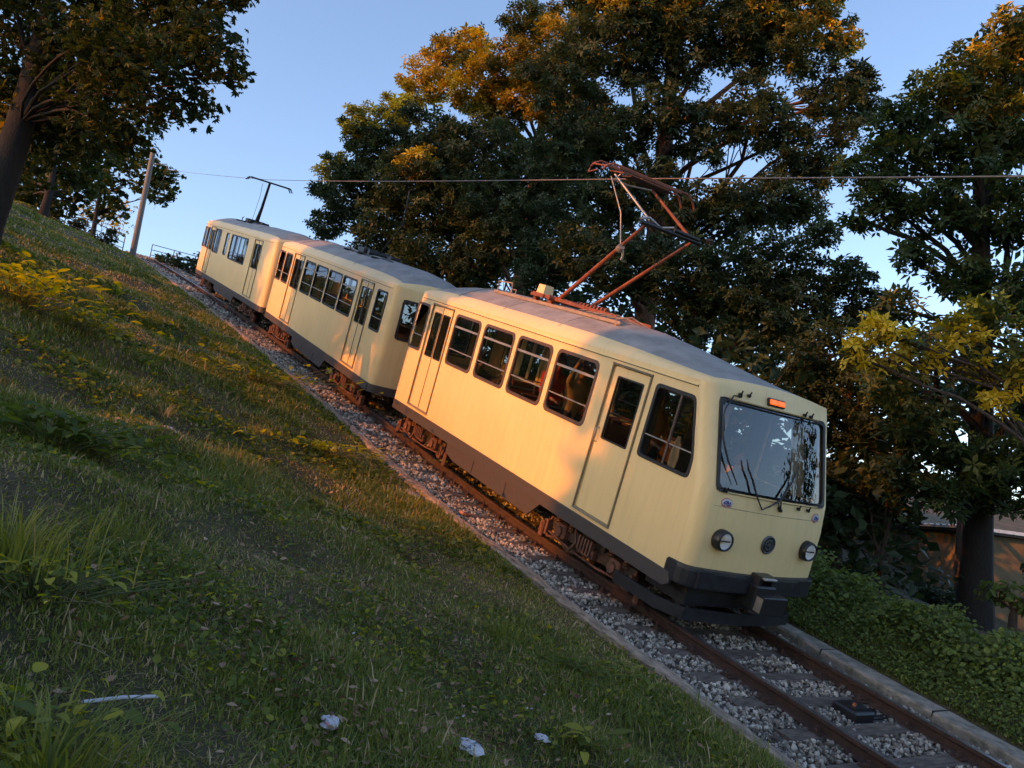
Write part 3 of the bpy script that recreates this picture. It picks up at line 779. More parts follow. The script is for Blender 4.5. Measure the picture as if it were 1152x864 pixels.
# ------------------------------------------------------------------ pantographs
def orange_pantograph(root, off, dx=0):
    m = MB(off); bz = 3.24
    for sy in (-1, 1):
        m.box((dx - 5.35, sy * .52, bz + .03), (3.9, .05, .05), 0)
        for x in (-7.1, -6.2, -5.2, -4.2, -3.5): m.cyl((dx + x, sy * .52, bz - .09), (dx + x, sy * .52, bz), .05, .035, 10, 1)
    for x in (-7.15, -6.3, -4.4, -3.5): m.box((dx + x, 0, bz + .035), (.05, 1.1, .04), 0)
    m.tube([(dx - 7.2, -.52, bz + .05), (dx - 7.25, -.52, bz + .22), (dx - 6.75, -.52, bz + .24), (dx - 6.7, -.52, bz + .05)], .014, 6)
    m.tube([(dx - 7.0, -.38, bz + .05), (dx - 6.98, -.38, bz + .14), (dx - 6.8, -.38, bz + .14), (dx - 6.8, -.38, bz + .05)], .012, 6)
    for k_ in range(7): m.tube([(dx - 4.6 + k_ * .16, -.5 + .1 * random.random(), bz + .07), (dx - 4.5 + k_ * .17, -.3, bz + .12 + .04 * random.random()), (dx - 4.4 + k_ * .18, -.1, bz + .07)], .013, 5)
    pr_ = m.build('pantograph', [M['alu_warm'], M['porcelain']], root)
    m = MB(off)
    for sy in (-1, 1):
        m.box((dx - 5.0, sy * .34, bz + .14), (2.5, .07, .055), 0, Matrix.Rotation(math.radians(1.5), 3, 'Y'))
        m.box((dx - 5.65, sy * .34, bz + .11), (.14, .10, .16), 0, bev=.02)
        m.box((dx - 6.2, sy * .30, bz + .12), (.10, .10, .16), 0, bev=.02)
    m.box((dx - 6.05, -.1, bz + .15), (.42, .6, .05), 0)
    m.cyl((dx - 5.55, -.48, bz + .15), (dx - 5.55, .45, bz + .15), .045, n=12)
    for k_ in range(9): m.cyl((dx - 5.35 + k_ * .10, 0, bz + .17), (dx - 5.31 + k_ * .10, 0, bz + .17), .05, n=10)
    m.build('base_frame', M['redox'], pr_)
    m = MB(off); m.add([(dx - 6.14 + a * k_, b * k_ - .2, bz + .19 + h) for h, k_ in ((0, 1), (.16, .86)) for a, b in ((-.12, -.10), (.12, -.10), (.12, .10), (-.12, .10))],
                       [(0, 1, 2, 3), (4, 5, 6, 7), (0, 1, 5, 4), (1, 2, 6, 5), (2, 3, 7, 6), (3, 0, 4, 7)]); m.build('drive_box', M['cream'], pr_)
    kx, kz = dx - 3.50, 4.74
    m = MB(off)
    m.tube([(dx - 5.55, -.27, bz + .15), (kx, -.50, kz)], [.040, .026], 8); m.tube([(dx - 5.30, .2, bz + .15), (kx, .42, kz)], [.036, .024], 8)
    m.cyl((dx - 4.05, -.46, kz - .42), (dx - 3.98, -.47, kz - .36), .055, n=10, m=1)
    m.build('lower_arm', [M['redox'], M['alu_warm']], pr_)
    m = MB(off)
    m.cyl((kx, -.62, kz), (kx, .56, kz), .034, n=8); m.cyl((kx + .02, .0, kz + .05), (kx + .02, .5, kz + .04), .03, n=8)
    m.tube([(kx - .03, -.62, kz + .04), (kx - .05, -.45, kz + .10), (kx, -.25, kz + .01), (kx + .05, -.05, kz + .07)], .022, 6, 1)
    m.build('knee_bar', [M['black'], M['alu']], pr_)
    hx, hz = dx - 4.5, 5.40
    m = MB(off)
    m.tube([(kx - .05, -.42, kz + .06), (hx + .05, -.62, hz + .02)], [.020, .018], 6, 1)
    m.tube([(kx, .40, kz), (hx + .08, .12, hz)], [.028, .022], 6, 0)
    m.tube([(kx - .55, -.44, kz - .36), (kx - .74, -.47, kz + .14), (hx + .02, -.66, hz - .02)], .011, 5, 1)
    m.tube([(kx - .1, -.3, kz + .03), (kx - .45, -.35, kz + .26), (hx + .2, -.5, hz - .12)], .010, 5, 2)
    m.tube([(kx - .52, -.44, kz - .30), (kx - .48, -.40, kz - .5), (kx - .5, -.4, kz - .55)], .02, 6, 1)
    m.build('upper_arm', [M['redox'], M['alu'], M['black']], pr_)
    m = MB(off)
    for ox, oz in ((-.17, .10), (.17, .06)):
        m.tube([(hx + ox, -.94, hz - .06 + oz), (hx + ox, -.88, hz + .02 + oz), (hx + ox, -.78, hz + .075 + oz), (hx + ox, .72, hz + .075 + oz), (hx + ox, .86, hz + .02 + oz), (hx + ox, .97, hz - .13 + oz)], .016, 6)
        m.box((hx + ox, -.02, hz + .055 + oz), (.05, 1.25, .035), 0)
    for y in (-.9, -.55, .5): m.tube([(hx - .2, y, hz + .10), (hx + .2, y, hz + .06)], .013, 6)
    m.box((hx, .05, hz + .07), (.26, .85, .02), 2)
    m.tube([(hx - .19, -.93, hz + .02), (hx - .1, -1.0, hz - .06), (hx + .1, -.98, hz - .02)], .012, 5)
    m.tube([(hx + .1, -.55, hz + .04), (hx + .05, -.62, hz - .06), (hx, -.3, hz - .05), (hx + .08, .12, hz)], .016, 6, 1)
    m.build('contact_strip', [M['redox'], M['alu'], M['rust']], pr_)
M['alu_warm'] = paint('weathered_silver', (.34, .27, .22), .55, metal=.2); M['porcelain'] = paint('insulator', (.25, .12, .08), .3)
orange_pantograph(car3, off3)

def dark_pantograph(root, off, xb, up=True, thin=False):
    """single-arm pantograph, dark; xb = pivot on the roof"""
    m = MB(off); bz = 3.22
    for sy in (-1, 1): m.box((xb, sy * .42, bz + .06), (2.3, .05, .06))
    for x in (-1.1, 0, 1.1): m.box((xb + x, 0, bz + .06), (.06, 1.2, .05))
    for x in (-1.0, -.4, .5, 1.1):
        for y in (-.42, .42): m.cyl((xb + x, y, bz - .08), (xb + x, y, bz + .05), .06, .045, 8)
    m.box((xb - .6, -.1, bz + .16), (.5, .4, .16), bev=.03); m.box((xb + .75, .15, bz + .14), (.35, .3, .12), bev=.03)
    m.tube([(xb - 1.4, -.3, bz + .02), (xb - 1.5, -.3, bz + .2), (xb - 1.2, -.3, bz + .25)], .02, 5)
    m.tube([(xb + 1.1, -.3, bz + .1), (xb + 1.9, -.35, bz + .08), (xb + 2.1, -.3, bz + .02)], .03, 5)
    m.cyl((xb, -.3, bz + .15), (xb, .3, bz + .15), .08, n=10)
    pr_ = m.build('pantograph', M['black'], root)
    m = MB(off)
    if thin:
        m.tube([(xb, 0, bz + .15), (xb + 1.1, 0, bz + 1.05), (xb + .9, 0, bz + 1.9)], .018, 6)
        m.build('arm', M['black'], pr_)
        return
    hx, hz = xb + .55, 5.02
    m.tube([(xb - .1, 0, bz + .15), (xb + .22, 0, bz + .75), (hx, 0, hz)], [.09, .06, .05], 8)
    m.tube([(xb - 1.0, 0, bz + .15), (xb - .6, 0, hz - .5), (xb - .7, 0, hz)], .008, 4)
    m.build('arm', M['black'], pr_)
    m = MB(off)
    for ox, oz in ((-.16, .0), (.16, .0)):
        m.tube([(hx + ox, -.92, hz - .10 + oz), (hx + ox, -.8, hz + .03 + oz), (hx + ox, .8, hz + .03 + oz), (hx + ox, .92, hz - .12 + oz)], .026, 6)
    for y in (-.85, 0, .85): m.tube([(hx - .18, y, hz + .0), (hx + .18, y, hz + .0)], .022, 5)
    m.build('contact_strip', M['black'], pr_)

# ------------------------------------------------------------------ middle and rear cars
def w2(x0, x1, z0=1.76, z1=2.66, **k): return dict(x=(x0, x1), z=(z0, z1), **k)
L2 = 10.3
spec2 = dict(
    windows=[w2(-10.1, -9.37, bars='single'), w2(-9.26, -8.52, bars='single'), w2(-7.06, -6.08, bars='slider', warm=False, r=.07), w2(-5.97, -4.90, warm=False, r=.07),
             w2(-4.78, -3.70, warm=False, r=.07), w2(-3.58, -2.55, warm=False, r=.07), w2(-1.12, -.48, bars='single', warm=False, r=.08)],
    doors=[dict(x=(-8.30, -7.28), kind='double'), dict(x=(-2.26, -1.42), kind='double')],
    box=(-6.6, -3.6), bogies=[-8.4, -1.9], seats=[-9.3, -6.4, -5.4, -4.4, -3.4], poles=[-7.2, -2.4])
car2, off2, EF2, ER2 = make_car('tram_car', 'middle cream tram car coupled between the other two, four narrow dark windows in a row', L2, spec2, 'flat')
dark_pantograph(car2, off2, -4.6, thin=True)
L1 = 13.2
spec1 = dict(
    windows=[w2(-12.95, -12.30, bars='single'), w2(-12.2, -11.55, bars='single'), w2(-10.35, -9.05, 1.70, 2.70, bars='single', vert=[.36, .68]), w2(-8.0, -7.45, bars='single'),
             w2(-6.9, -3.95, 1.70, 2.66, vert=[.26, .54, .80], bars='single', warm=False, r=.09)],
    doors=[dict(x=(-11.42, -10.5), kind='double'), dict(x=(-2.9, -1.75), kind='double')],
    box=(-8.2, -4.4), bogies=[-10.6, -2.3], seats=[-12.2, -5.6], poles=[-10.2, -3.1])
car1, off1, EF1, ER1 = make_car('tram_car', 'rear cream tram car farthest uphill, with a raised black pantograph', L1, spec1, 'flat')
dark_pantograph(car1, off1, -8.35)
M_mull = None

def place_car(root, L, Xf, zf, zr):
    """front at track X=Xf; zf/zr rail-head Z under front and rear"""
    pitch = math.atan2(zr - zf, L)
    R = TM.to_3x3() @ Matrix.Rotation(pitch, 3, 'Y')
    mid = T(Xf - L / 2 * math.cos(pitch), 1.1, (zf + zr) / 2)
    m_ = R.to_4x4(); m_.translation = mid
    root.matrix_world = m_
place_car(car3, L3, 0, -.5, -.5)
place_car(car2, L2, -10.4, -.53, -.33)
place_car(car1, L1, -21.15, -.32, -.34)
# ================================================================== GROUND AND LINE
def axis(segs):
    o = []
    for a, b, n in segs: o += list(np.linspace(a, b, n, endpoint=False))
    return np.array(o + [segs[-1][1]])
gx = axis([(-1600, -300, 6), (-300, -90, 8), (-90, -54, 14), (-54, -14, 70), (-14, 8, 110), (8, 20, 16), (20, 60, 10), (60, 300, 7), (300, 1600, 5)])
gy = axis([(-900, -60, 6), (-60, -14, 14), (-14, -8.6, 16), (-8.6, -1, 60), (-1, -.80, 3), (-.80, -.70, 3), (-.70, 2.50, 9), (2.50, 2.68, 4), (2.68, 7, 32), (7, 16, 18), (16, 60, 16), (60, 900, 8)])
GX, GY = np.meshgrid(gx, gy, indexing='ij')
gz = ground(GX, GY)
crest = np.where(GX < -53, (GX + 53) * math.tan(TH) * 1.0, 0)            # beyond the crest the line runs level
crest = np.where(GX < -70, (-70 + 53) * math.tan(TH), crest)
gz = gz + crest
P = TA(np.stack([GX, GY, gz], -1).reshape(-1, 3))
ny = len(gy); ii, kk = np.meshgrid(np.arange(len(gx) - 1), np.arange(ny - 1), indexing='ij')
F = np.stack([ii * ny + kk, (ii + 1) * ny + kk, (ii + 1) * ny + kk + 1, ii * ny + kk + 1], -1).reshape(-1, 4)
def soil():
    m, nt, out = new_mat('grassy_soil')
    p = N(nt, 'ShaderNodeBsdfPrincipled', i_Roughness=.95)
    tc = N(nt, 'ShaderNodeTexCoord')
    a = N(nt, 'ShaderNodeTexNoise', i_Scale=.5, i_Detail=6, i_Roughness=.6); nt.links.new(tc.outputs['Object'], a.inputs[0])
    b = N(nt, 'ShaderNodeTexNoise', i_Scale=14, i_Detail=8, i_Roughness=.75); nt.links.new(tc.outputs['Object'], b.inputs[0])
    c1 = ramp(nt, b.outputs[0], [(.3, (.025, .026, .010)), (.55, (.06, .055, .022)), (.75, (.13, .10, .05))])
    c2 = ramp(nt, b.outputs[0], [(.3, (.05, .036, .02)), (.6, (.12, .085, .05)), (.8, (.26, .19, .12))])
    f = ramp(nt, a.outputs[0], [(.45, (0, 0, 0)), (.68, (1, 1, 1))])
    mx = N(nt, 'ShaderNodeMix', data_type='RGBA'); nt.links.new(f, mx.inputs[0]); nt.links.new(c1, mx.inputs[6]); nt.links.new(c2, mx.inputs[7])
    nt.links.new(mx.outputs[2], p.inputs['Base Color'])
    bp = N(nt, 'ShaderNodeBump', i_Strength=.8, i_Distance=.05); nt.links.new(b.outputs[0], bp.inputs['Height']); nt.links.new(bp.outputs[0], p.inputs['Normal'])
    nt.links.new(p.outputs[0], out.inputs[0]); return m
g = fast_mesh('ground', P, F, soil(), smooth=True); tag(g, 'grassy hillside falling from upper left to lower right', kind='structure')

def crestz(X): return np.where(X < -53, (np.maximum(X, -70) + 53) * math.tan(TH), 0)
def lineprof(name, prof, xs, mats, kind=None, wob=0, mi=0, closed=True, parent=None, base=None):
    """sweep a (y, z) outline along the rails (z from the rail head)"""
    K = len(prof); rows = []
    for x in xs:
        rz = float(railz(x) + crestz(x))
        for (y, z) in prof:
            wy = wob * (math.sin(x * 1.7 + y * 9) * .5 + math.sin(x * 4.9 + z * 20) * .3 + math.sin(x * 11.3 + z * 31) * .25) if wob else 0
            wz = wob * (math.sin(x * 2.3 + 1) * .4 + math.sin(x * 7.1 + y * 13) * .35 + math.sin(x * 17.) * .2) if wob else 0
            rows.append((x, y + wy, rz + z + wz))
    V = TA(np.array(rows))
    F = [[i * K + k, (i + 1) * K + k, (i + 1) * K + (k + 1) % K, i * K + (k + 1) % K] for i in range(len(xs) - 1) for k in range(K if closed else K - 1)]
    mi_ = np.array([(mi[k] if not isinstance(mi, int) else mi) for i in range(len(xs) - 1) for k in range(K if closed else K - 1)])
    o = fast_mesh(name, V, F, mats, mi=mi_, parent=parent)
    return o
def frame0(x): return TM.to_3x3() @ Matrix.Rotation(-math.atan(float((railz(x + .2) - railz(x - .2)) / .4)), 3, 'Y')
xs_l = axis([(-68, -30, 40), (-30, -8, 60), (-8, 8, 110), (8, 24, 20)])
tag(lineprof('trackbed', [(-.66, -.34), (-.66, -.20), (-.3, -.17), (.9, -.175), (2.0, -.165), (2.38, -.20), (2.38, -.34)], xs_l, M['conc_dark'] if 'conc_dark' in M else M['under']), 'dirty ballast bed of the track', kind='structure')
tag(lineprof('near_kerb', [(-.84, -.32), (-.835, -.075), (-.81, -.055), (-.68, -.060), (-.65, -.08), (-.645, -.32)], xs_l, M['kerbn'], wob=.022), 'worn low kerb on the grass side of the track', kind='structure')
tag(lineprof('far_kerb', [(2.36, -.34), (2.365, -.06), (2.385, -.035), (2.66, -.03), (2.68, -.05), (2.685, -.34)], xs_l, M['conc'], wob=.006), 'concrete kerb on the far side of the track', kind='structure')

jm = MB()
for x in np.arange(-12, 12, 1.5):
    R = frame0(x); p = TM @ Vector((x, 2.52, float(railz(x)) - .06))
    jm.box(p, (.006, .333, .072), 0, R)
tag(jm.build('kerb_joints', M['bark_dark']), 'dark joints between the slabs of the far kerb', kind='structure')
# rails
GA = ((.35, 'near'), (1.85, 'far'))
for y, nm in GA:
    pr = [(-.035, -.0035), (-.030, 0), (.030, 0), (.035, -.0035), (.035, -.038), (.010, -.052), (.009, -.120), (.070, -.138), (.070, -.150), (-.070, -.150), (-.070, -.138), (-.009, -.120), (-.010, -.052), (-.035, -.038)]
    o = lineprof('rail', [(y + a, c) for a, c in pr][::-1], xs_l, [M['rust'], M['railtop']], mi=[1 if k == 11 else 0 for k in range(14)])
    tag(o, 'rusty steel rail nearest the grass slope, polished on top' if nm == 'near' else 'rusty steel rail beside the far concrete kerb, polished on top', 'rail', 'rails of the tram line')

# sleepers
def tpos(x, y, z): 
    return T(x, y, float(railz(x) + crestz(x)) + z)
def frame_at(x):
    s = float((railz(x + .2) - railz(x - .2)) / .4)
    return TM.to_3x3() @ Matrix.Rotation(-math.atan(s), 3, 'Y')
def sleeper_mesh(seed):
    rs = random.Random(seed)
    m = MB()
    L_ = 1.27; n = 10
    prof = [(-.105, -.07), (-.11, .035), (-.095, .05), (.095, .05), (.11, .035), (.105, -.07)]
    rows = []
    for i in range(n + 1):
        y = -L_ + 2 * L_ * i / n + rs.uniform(-.02, .02)
        rows.append([Vector((a + rs.uniform(-.008, .008), y, c + rs.uniform(-.006, .004))) for a, c in prof])
    m.grid(rows, 0, False)
    for r_ in (rows[0], rows[-1]): m.add(r_, [list(range(6))], 0)
    return m
ORD = ['first', 'second', 'third', 'fourth', 'fifth', 'sixth', 'seventh']
protos = []
def clip_mb():
    m = MB(); m.box((0, 0, .006), (.13, .28, .014)); 
    for q in (-.10, .10): m.box((0, q, .025), (.05, .06, .04), bev=.01); m.cyl((0, q, .03), (0, q, .07), .016, n=6)
    return m
for s_ in range(3):
    o = sleeper_mesh(s_).build('sleeper', M['wood'])
    for y in (.35 - 1.05, 1.85 - 1.05):
        c = clip_mb().build('rail_plate', M['rust'], o); c.location = (0, y, .052)
    protos.append(o)
k_ = 0; n_under = 0
for i in range(124):
    x = 2.76 - .565 * i
    if x < -66: break
    src = protos[i % 3]
    if i < 3: r_ = src; chs = []
    else:
        r_ = src.copy(); COL.objects.link(r_)
        for ch in src.children:
            if ch.name.startswith('rail_plate') :
                c = ch.copy(); COL.objects.link(c); c.parent = r_
    R = (frame_at(x) @ Matrix.Rotation(random.uniform(-.025, .025), 3, 'Z')).to_4x4()
    R.translation = tpos(x + random.uniform(-.02, .02), 1.05 + random.uniform(-.04, .04), -.190)
    r_.matrix_world = R
    if i < 5: tag(r_, '%s weathered wooden sleeper from the lower right corner, in pale ballast' % ORD[i], 'sleeper')
    elif x > -9.6: tag(r_, 'dark wooden sleeper under the leading tram car', 'sleeper', 'sleepers under the leading car')
    elif x > -21: tag(r_, 'dark wooden sleeper under the middle tram car', 'sleeper', 'sleepers under the middle car')
    elif x > -34.5: tag(r_, 'dark wooden sleeper under the rear tram car', 'sleeper', 'sleepers under the rear car')
    else: tag(r_, 'dark wooden sleeper uphill of all the tram cars, below the railing', 'sleeper', 'sleepers near the crest')

# small box with a reflector between the sleepers
eb = MB(); eb.box((0, 0, .04), (.30, .34, .13), bev=.02); eb.box((-.0, .0, .112), (.2, .24, .02)); eb.box((.0, .30, -.005), (.22, .3, .07), bev=.01)
o = empty('track_box', (0, 0, 0)); tag(o, 'small black iron box between the rails with a tiny orange reflector', 'track box')
eb.build('housing', M['black'], o)
e2 = MB(); e2.cyl((.02, -.04, .12), (.02, -.04, .15), .022, .018, 10); e2.build('reflector', M['orange_dim'], o)
R = frame_at(1.3).to_4x4(); R.translation = tpos(1.30, 1.28, -.17); o.matrix_world = R

# ballast stones
def ico(seed):
    rs = np.random.default_rng(seed)
    t = (1 + 5 ** .5) / 2
    v = np.array([(-1, t, 0), (1, t, 0), (-1, -t, 0), (1, -t, 0), (0, -1, t), (0, 1, t), (0, -1, -t), (0, 1, -t), (t, 0, -1), (t, 0, 1), (-t, 0, -1), (-t, 0, 1)], float)
    v /= np.linalg.norm(v[0]); v *= rs.uniform(.68, 1.15, (12, 1)); v *= np.array([1, .8, .62])
    f = [(0, 11, 5), (0, 5, 1), (0, 1, 7), (0, 7, 10), (0, 10, 11), (1, 5, 9), (5, 11, 4), (11, 10, 2), (10, 7, 6), (7, 1, 8), (3, 9, 4), (3, 4, 2), (3, 2, 6), (3, 6, 8), (3, 8, 9), (4, 9, 5), (2, 4, 11), (6, 2, 10), (8, 6, 7), (9, 8, 1)]
    return v, f
Vs, Fs, Ts = [], [], []; base = 0
for sd in range(6):
    v, f = ico(sd)
    for (xa, xb, dens, s0, s1) in ((-6, 5.5, 145, .016, .034), (-22, -6, 50, .03, .05), (-60, -22, 12, .05, .09)):
        n = int((xb - xa) * 2.98 * dens / 1)
        X = rng.uniform(xa, xb, n); Y = rng.uniform(-.66, 2.36, n)
        keep = np.ones(n, bool)
        for yr in (.35, 1.85): keep &= np.abs(Y - yr) > .055
        ph = ((2.76 - X) / .565) % 1; ph = np.minimum(ph, 1 - ph) * .565
        keep &= ~((ph < .10) & (Y > -.22) & (Y < 2.32) & (rng.random(n) < .985))
        keep &= ~((np.abs(X - 1.30) < .2) & (np.abs(Y - 1.35) < .3))
        X, Y = X[keep], Y[keep]; n = len(X)
        s = rng.uniform(s0, s1, n) * rng.choice([.7, 1, 1.25], n)
        pile = np.where((ph[keep] > .1), .012, 0) + .02 * np.sin(X * 7 + Y * 5) * .5
        Z = railz(X) - .168 + pile + rng.uniform(-.01, .022, n)
        V, F_ = replicate(v, f, TA(np.stack([X, Y, Z], -1)), frames(rng.normal(size=(n, 3))), np.repeat(s[:, None], 3, 1))
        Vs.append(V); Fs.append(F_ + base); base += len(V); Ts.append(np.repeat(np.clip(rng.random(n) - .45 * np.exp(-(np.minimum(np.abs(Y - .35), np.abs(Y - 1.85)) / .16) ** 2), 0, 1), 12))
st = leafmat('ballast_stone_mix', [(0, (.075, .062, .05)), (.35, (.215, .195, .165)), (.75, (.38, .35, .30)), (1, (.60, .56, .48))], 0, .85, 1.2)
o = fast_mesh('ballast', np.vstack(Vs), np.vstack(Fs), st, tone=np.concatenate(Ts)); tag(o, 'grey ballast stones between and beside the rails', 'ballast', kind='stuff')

# slabs and bricks at the kerb
def rock(name, x, y, size, mat, label, seed=0, rz=0, cat='stone', dz=0):
    v, f = ico(seed)
    m = MB(); 
    b_ = [Vector(p) for p in v]
    m.add([Vector((p.x * size[0], p.y * size[1], p.z * size[2])) for p in b_], f)
    o = m.build(name, mat); mod = o.modifiers.new('s', 'SUBSURF'); mod.levels = 1; mod.render_levels = 1
    R = (TM.to_3x3() @ Matrix.Rotation(rz, 3, 'Z')).to_4x4(); R.translation = T(x, y, float(ground(x, y)) + size[2] * .3 + dz); o.matrix_world = R
    return tag(o, label, cat)
rock('stone_slab', -5.25, -.98, (.30, .16, .06), M['conc'], 'flat grey stone slab leaning on the near kerb', 2, .1)
rock('stone_slab', -2.95, -.92, (.17, .10, .045), M['conc'], 'small flat stone beside the near kerb below the tram doors', 3, .3)
rock('stone', 3.05, -5.0, (.075, .055, .04), M['under'], 'dark round stone at the bottom edge below the crumpled papers', 1)
for i, (x, y) in enumerate(((-4.6, -.42), (-4.52, -.36))):
    m = MB(); m.box((0, 0, 0), (.11, .07, .05), bev=.012); o = m.build('brick_lump', M['under2'] if i else M['brickred'])
    R = (frame_at(x) @ Matrix.Rotation(.4 + i, 3, 'Z')).to_4x4(); R.translation = tpos(x, y, -.12); o.matrix_world = R
    tag(o, ('pale pinkish' if not i else 'brown') + ' broken brick lump on the ballast beside the near kerb', 'brick')

# ------------------------------------------------------------------ wire, poles, railing
w = MB()
wp = [(-64, 1.1, 5.25 - 3.0), (-52, -.1, 4.95), (-29, 1.1, 4.84), (-4.5, 1.1, 5.05), (16, 1.3, 5.47), (45, 1.3, 7)]
pts = []
for a, b in zip(wp[:-1], wp[1:]):
    for t in np.linspace(0, 1, 12, endpoint=False):
        sag = .05 * math.sin(PI * t) if abs(b[0] - a[0]) > 20 else 0
        pts.append(T(*[a[i] * (1 - t) + b[i] * t - (sag if i == 2 else 0) for i in range(3)]))
pts.append(T(*wp[-1]))
w.tube(pts, .010, 6); o = w.build('overhead_wire', M['wire']); tag(o, 'thin overhead contact wire running the length of the line above the trams', 'wire')

def pole(x, y, h, r0, r1, label, arm_to=None, z0=None):
    b = T(x, y, float(ground(x, y) + crestz(x)) - .1)
    root = empty('utility_pole', b); tag(root, label, 'pole')
    m = MB(); m.tube([(0, 0, 0), (0, 0, h * .5), (0, 0, h)], [r0, (r0 + r1) / 2, r1], 12); m.build('shaft', M['pole'], root)
    if arm_to is not None:
        q = Vector(arm_to) - b
        m = MB(); m.tube([(0, 0, q.z + .25), (q.x, q.y, q.z + .35)], .03, 8); m.tube([(q.x, q.y, q.z + .35), (q.x, q.y, q.z + .02)], .014, 6)
        m.tube([(0, 0, min(h - .1, q.z + 1.0)), (q.x * .6, q.y * .6, q.z + .32)], .012, 5)
        m.build('bracket', M['steel'], root)
    return root
pole(-51, -.95, 7.2, .19, .15, 'leaning grey wooden pole at the top of the slope beside the maple crown', T(-52, -.1, 4.95))
pole(16, 3.4, 7.6, .13, .10, 'grey pole beside the line downhill', T(16, 1.3, 5.47))
pole(5.6, 9.3, 5.2, .07, .05, 'slim pale pole beyond the bank, mirrored in the windscreen', None)

def railing(p0, p1, n, label, hgt=1.15, bars=(1.15, .8, .45, .15), mat='steel', r=.03):
    root = empty('railing', (Vector(p0) + Vector(p1)) / 2); tag(root, label, 'railing', 'railings along the crest')
    c = root.location
    for i in range(n + 1):
        p = Vector(p0).lerp(Vector(p1), i / n) - c
        m = MB(); m.cyl(p, p + Vector((0, 0, hgt)), r, n=8); m.build('post', M[mat], root)
    for b in bars:
        m = MB(); m.cyl(Vector(p0) - c + Vector((0, 0, b)), Vector(p1) - c + Vector((0, 0, b)), r * .8, n=8); m.build('bar', M[mat], root)
def gp(x, y, dz=0): return T(x, y, float(ground(x, y) + crestz(x)) + dz)
a = gp(-53, .3, .05); b = Vector((a.x + .0, a.y + 11, a.z - .1))
railing(a, b, 8, 'grey tubular railing across the head of the track above the rear tram')
a2 = gp(-50.5, -1.6, 0); b2 = gp(-44, -9.6, .05)
railing(a2, b2, 7, 'dark railing following the grass crest under the left trees', 1.0, (1.0, .6, .25))
DK = 1.6
# ================================================================== TREES AND PLANTS
def star_leaf(n=5, w=.34):
    """lobed leaf as a fan of narrow quads (n lobes)"""
    v = []; f = []
    for i in range(n):
        a = (i - (n - 1) / 2) * (2.1 / max(1, n - 1)) * 1.15; L_ = 1 - .28 * abs(i - (n - 1) / 2) / ((n - 1) / 2)
        d = np.array([math.sin(a), math.cos(a)]); p = np.array([math.cos(a), -math.sin(a)])
        b = len(v)
        v += [(0, -.05, 0), (*(d * L_ * .55 - p * w * .5), .06), (*(d * L_), -.10), (*(d * L_ * .55 + p * w * .5), .06)]
        f.append((b, b + 1, b + 2, b + 3))
    return np.array(v) * .6, f
SIMPLE = (np.array([(0, -.5, 0), (-.3, -.05, .05), (0, .55, -.06), (.3, -.05, .05)]), [(0, 1, 2, 3)])
def twig_leaf():
    """a short sprig: five leaves round a point"""
    v = []; f = []
    for i in range(5):
        a = i * 2 * PI / 5 + .3; c, s_ = math.cos(a), math.sin(a); b = len(v); z = .12 if i % 2 else -.08
        for (x, y, zz) in ((0, .08, 0), (-.20, .42, z + .05), (0, .92, z - .06), (.20, .42, z + .05)): v.append((x * c - y * s_, x * s_ + y * c, zz))
        f.append((b, b + 1, b + 2, b + 3))
    return np.array(v), f
STAR = star_leaf(); SPRIG = twig_leaf()

def limb(m, a, b, r0, r1, bend=.15, n=5, mi=0, sides=7):
    a = Vector(a); b = Vector(b); L_ = (b - a).length
    off = Vector((random.uniform(-1, 1), random.uniform(-1, 1), random.uniform(-.2, .9))) * L_ * bend
    pts = [a.lerp(b, t / n) + off * math.sin(PI * t / n) * (1 - .25 * t / n) + Vector((random.uniform(-1, 1), random.uniform(-1, 1), random.uniform(-1, 1))) * L_ * .015 * (0 < t < n) for t in range(n + 1)]
    m.tube(pts, [r0 + (r1 - r0) * t / n for t in range(n + 1)], sides, mi)
    return pts

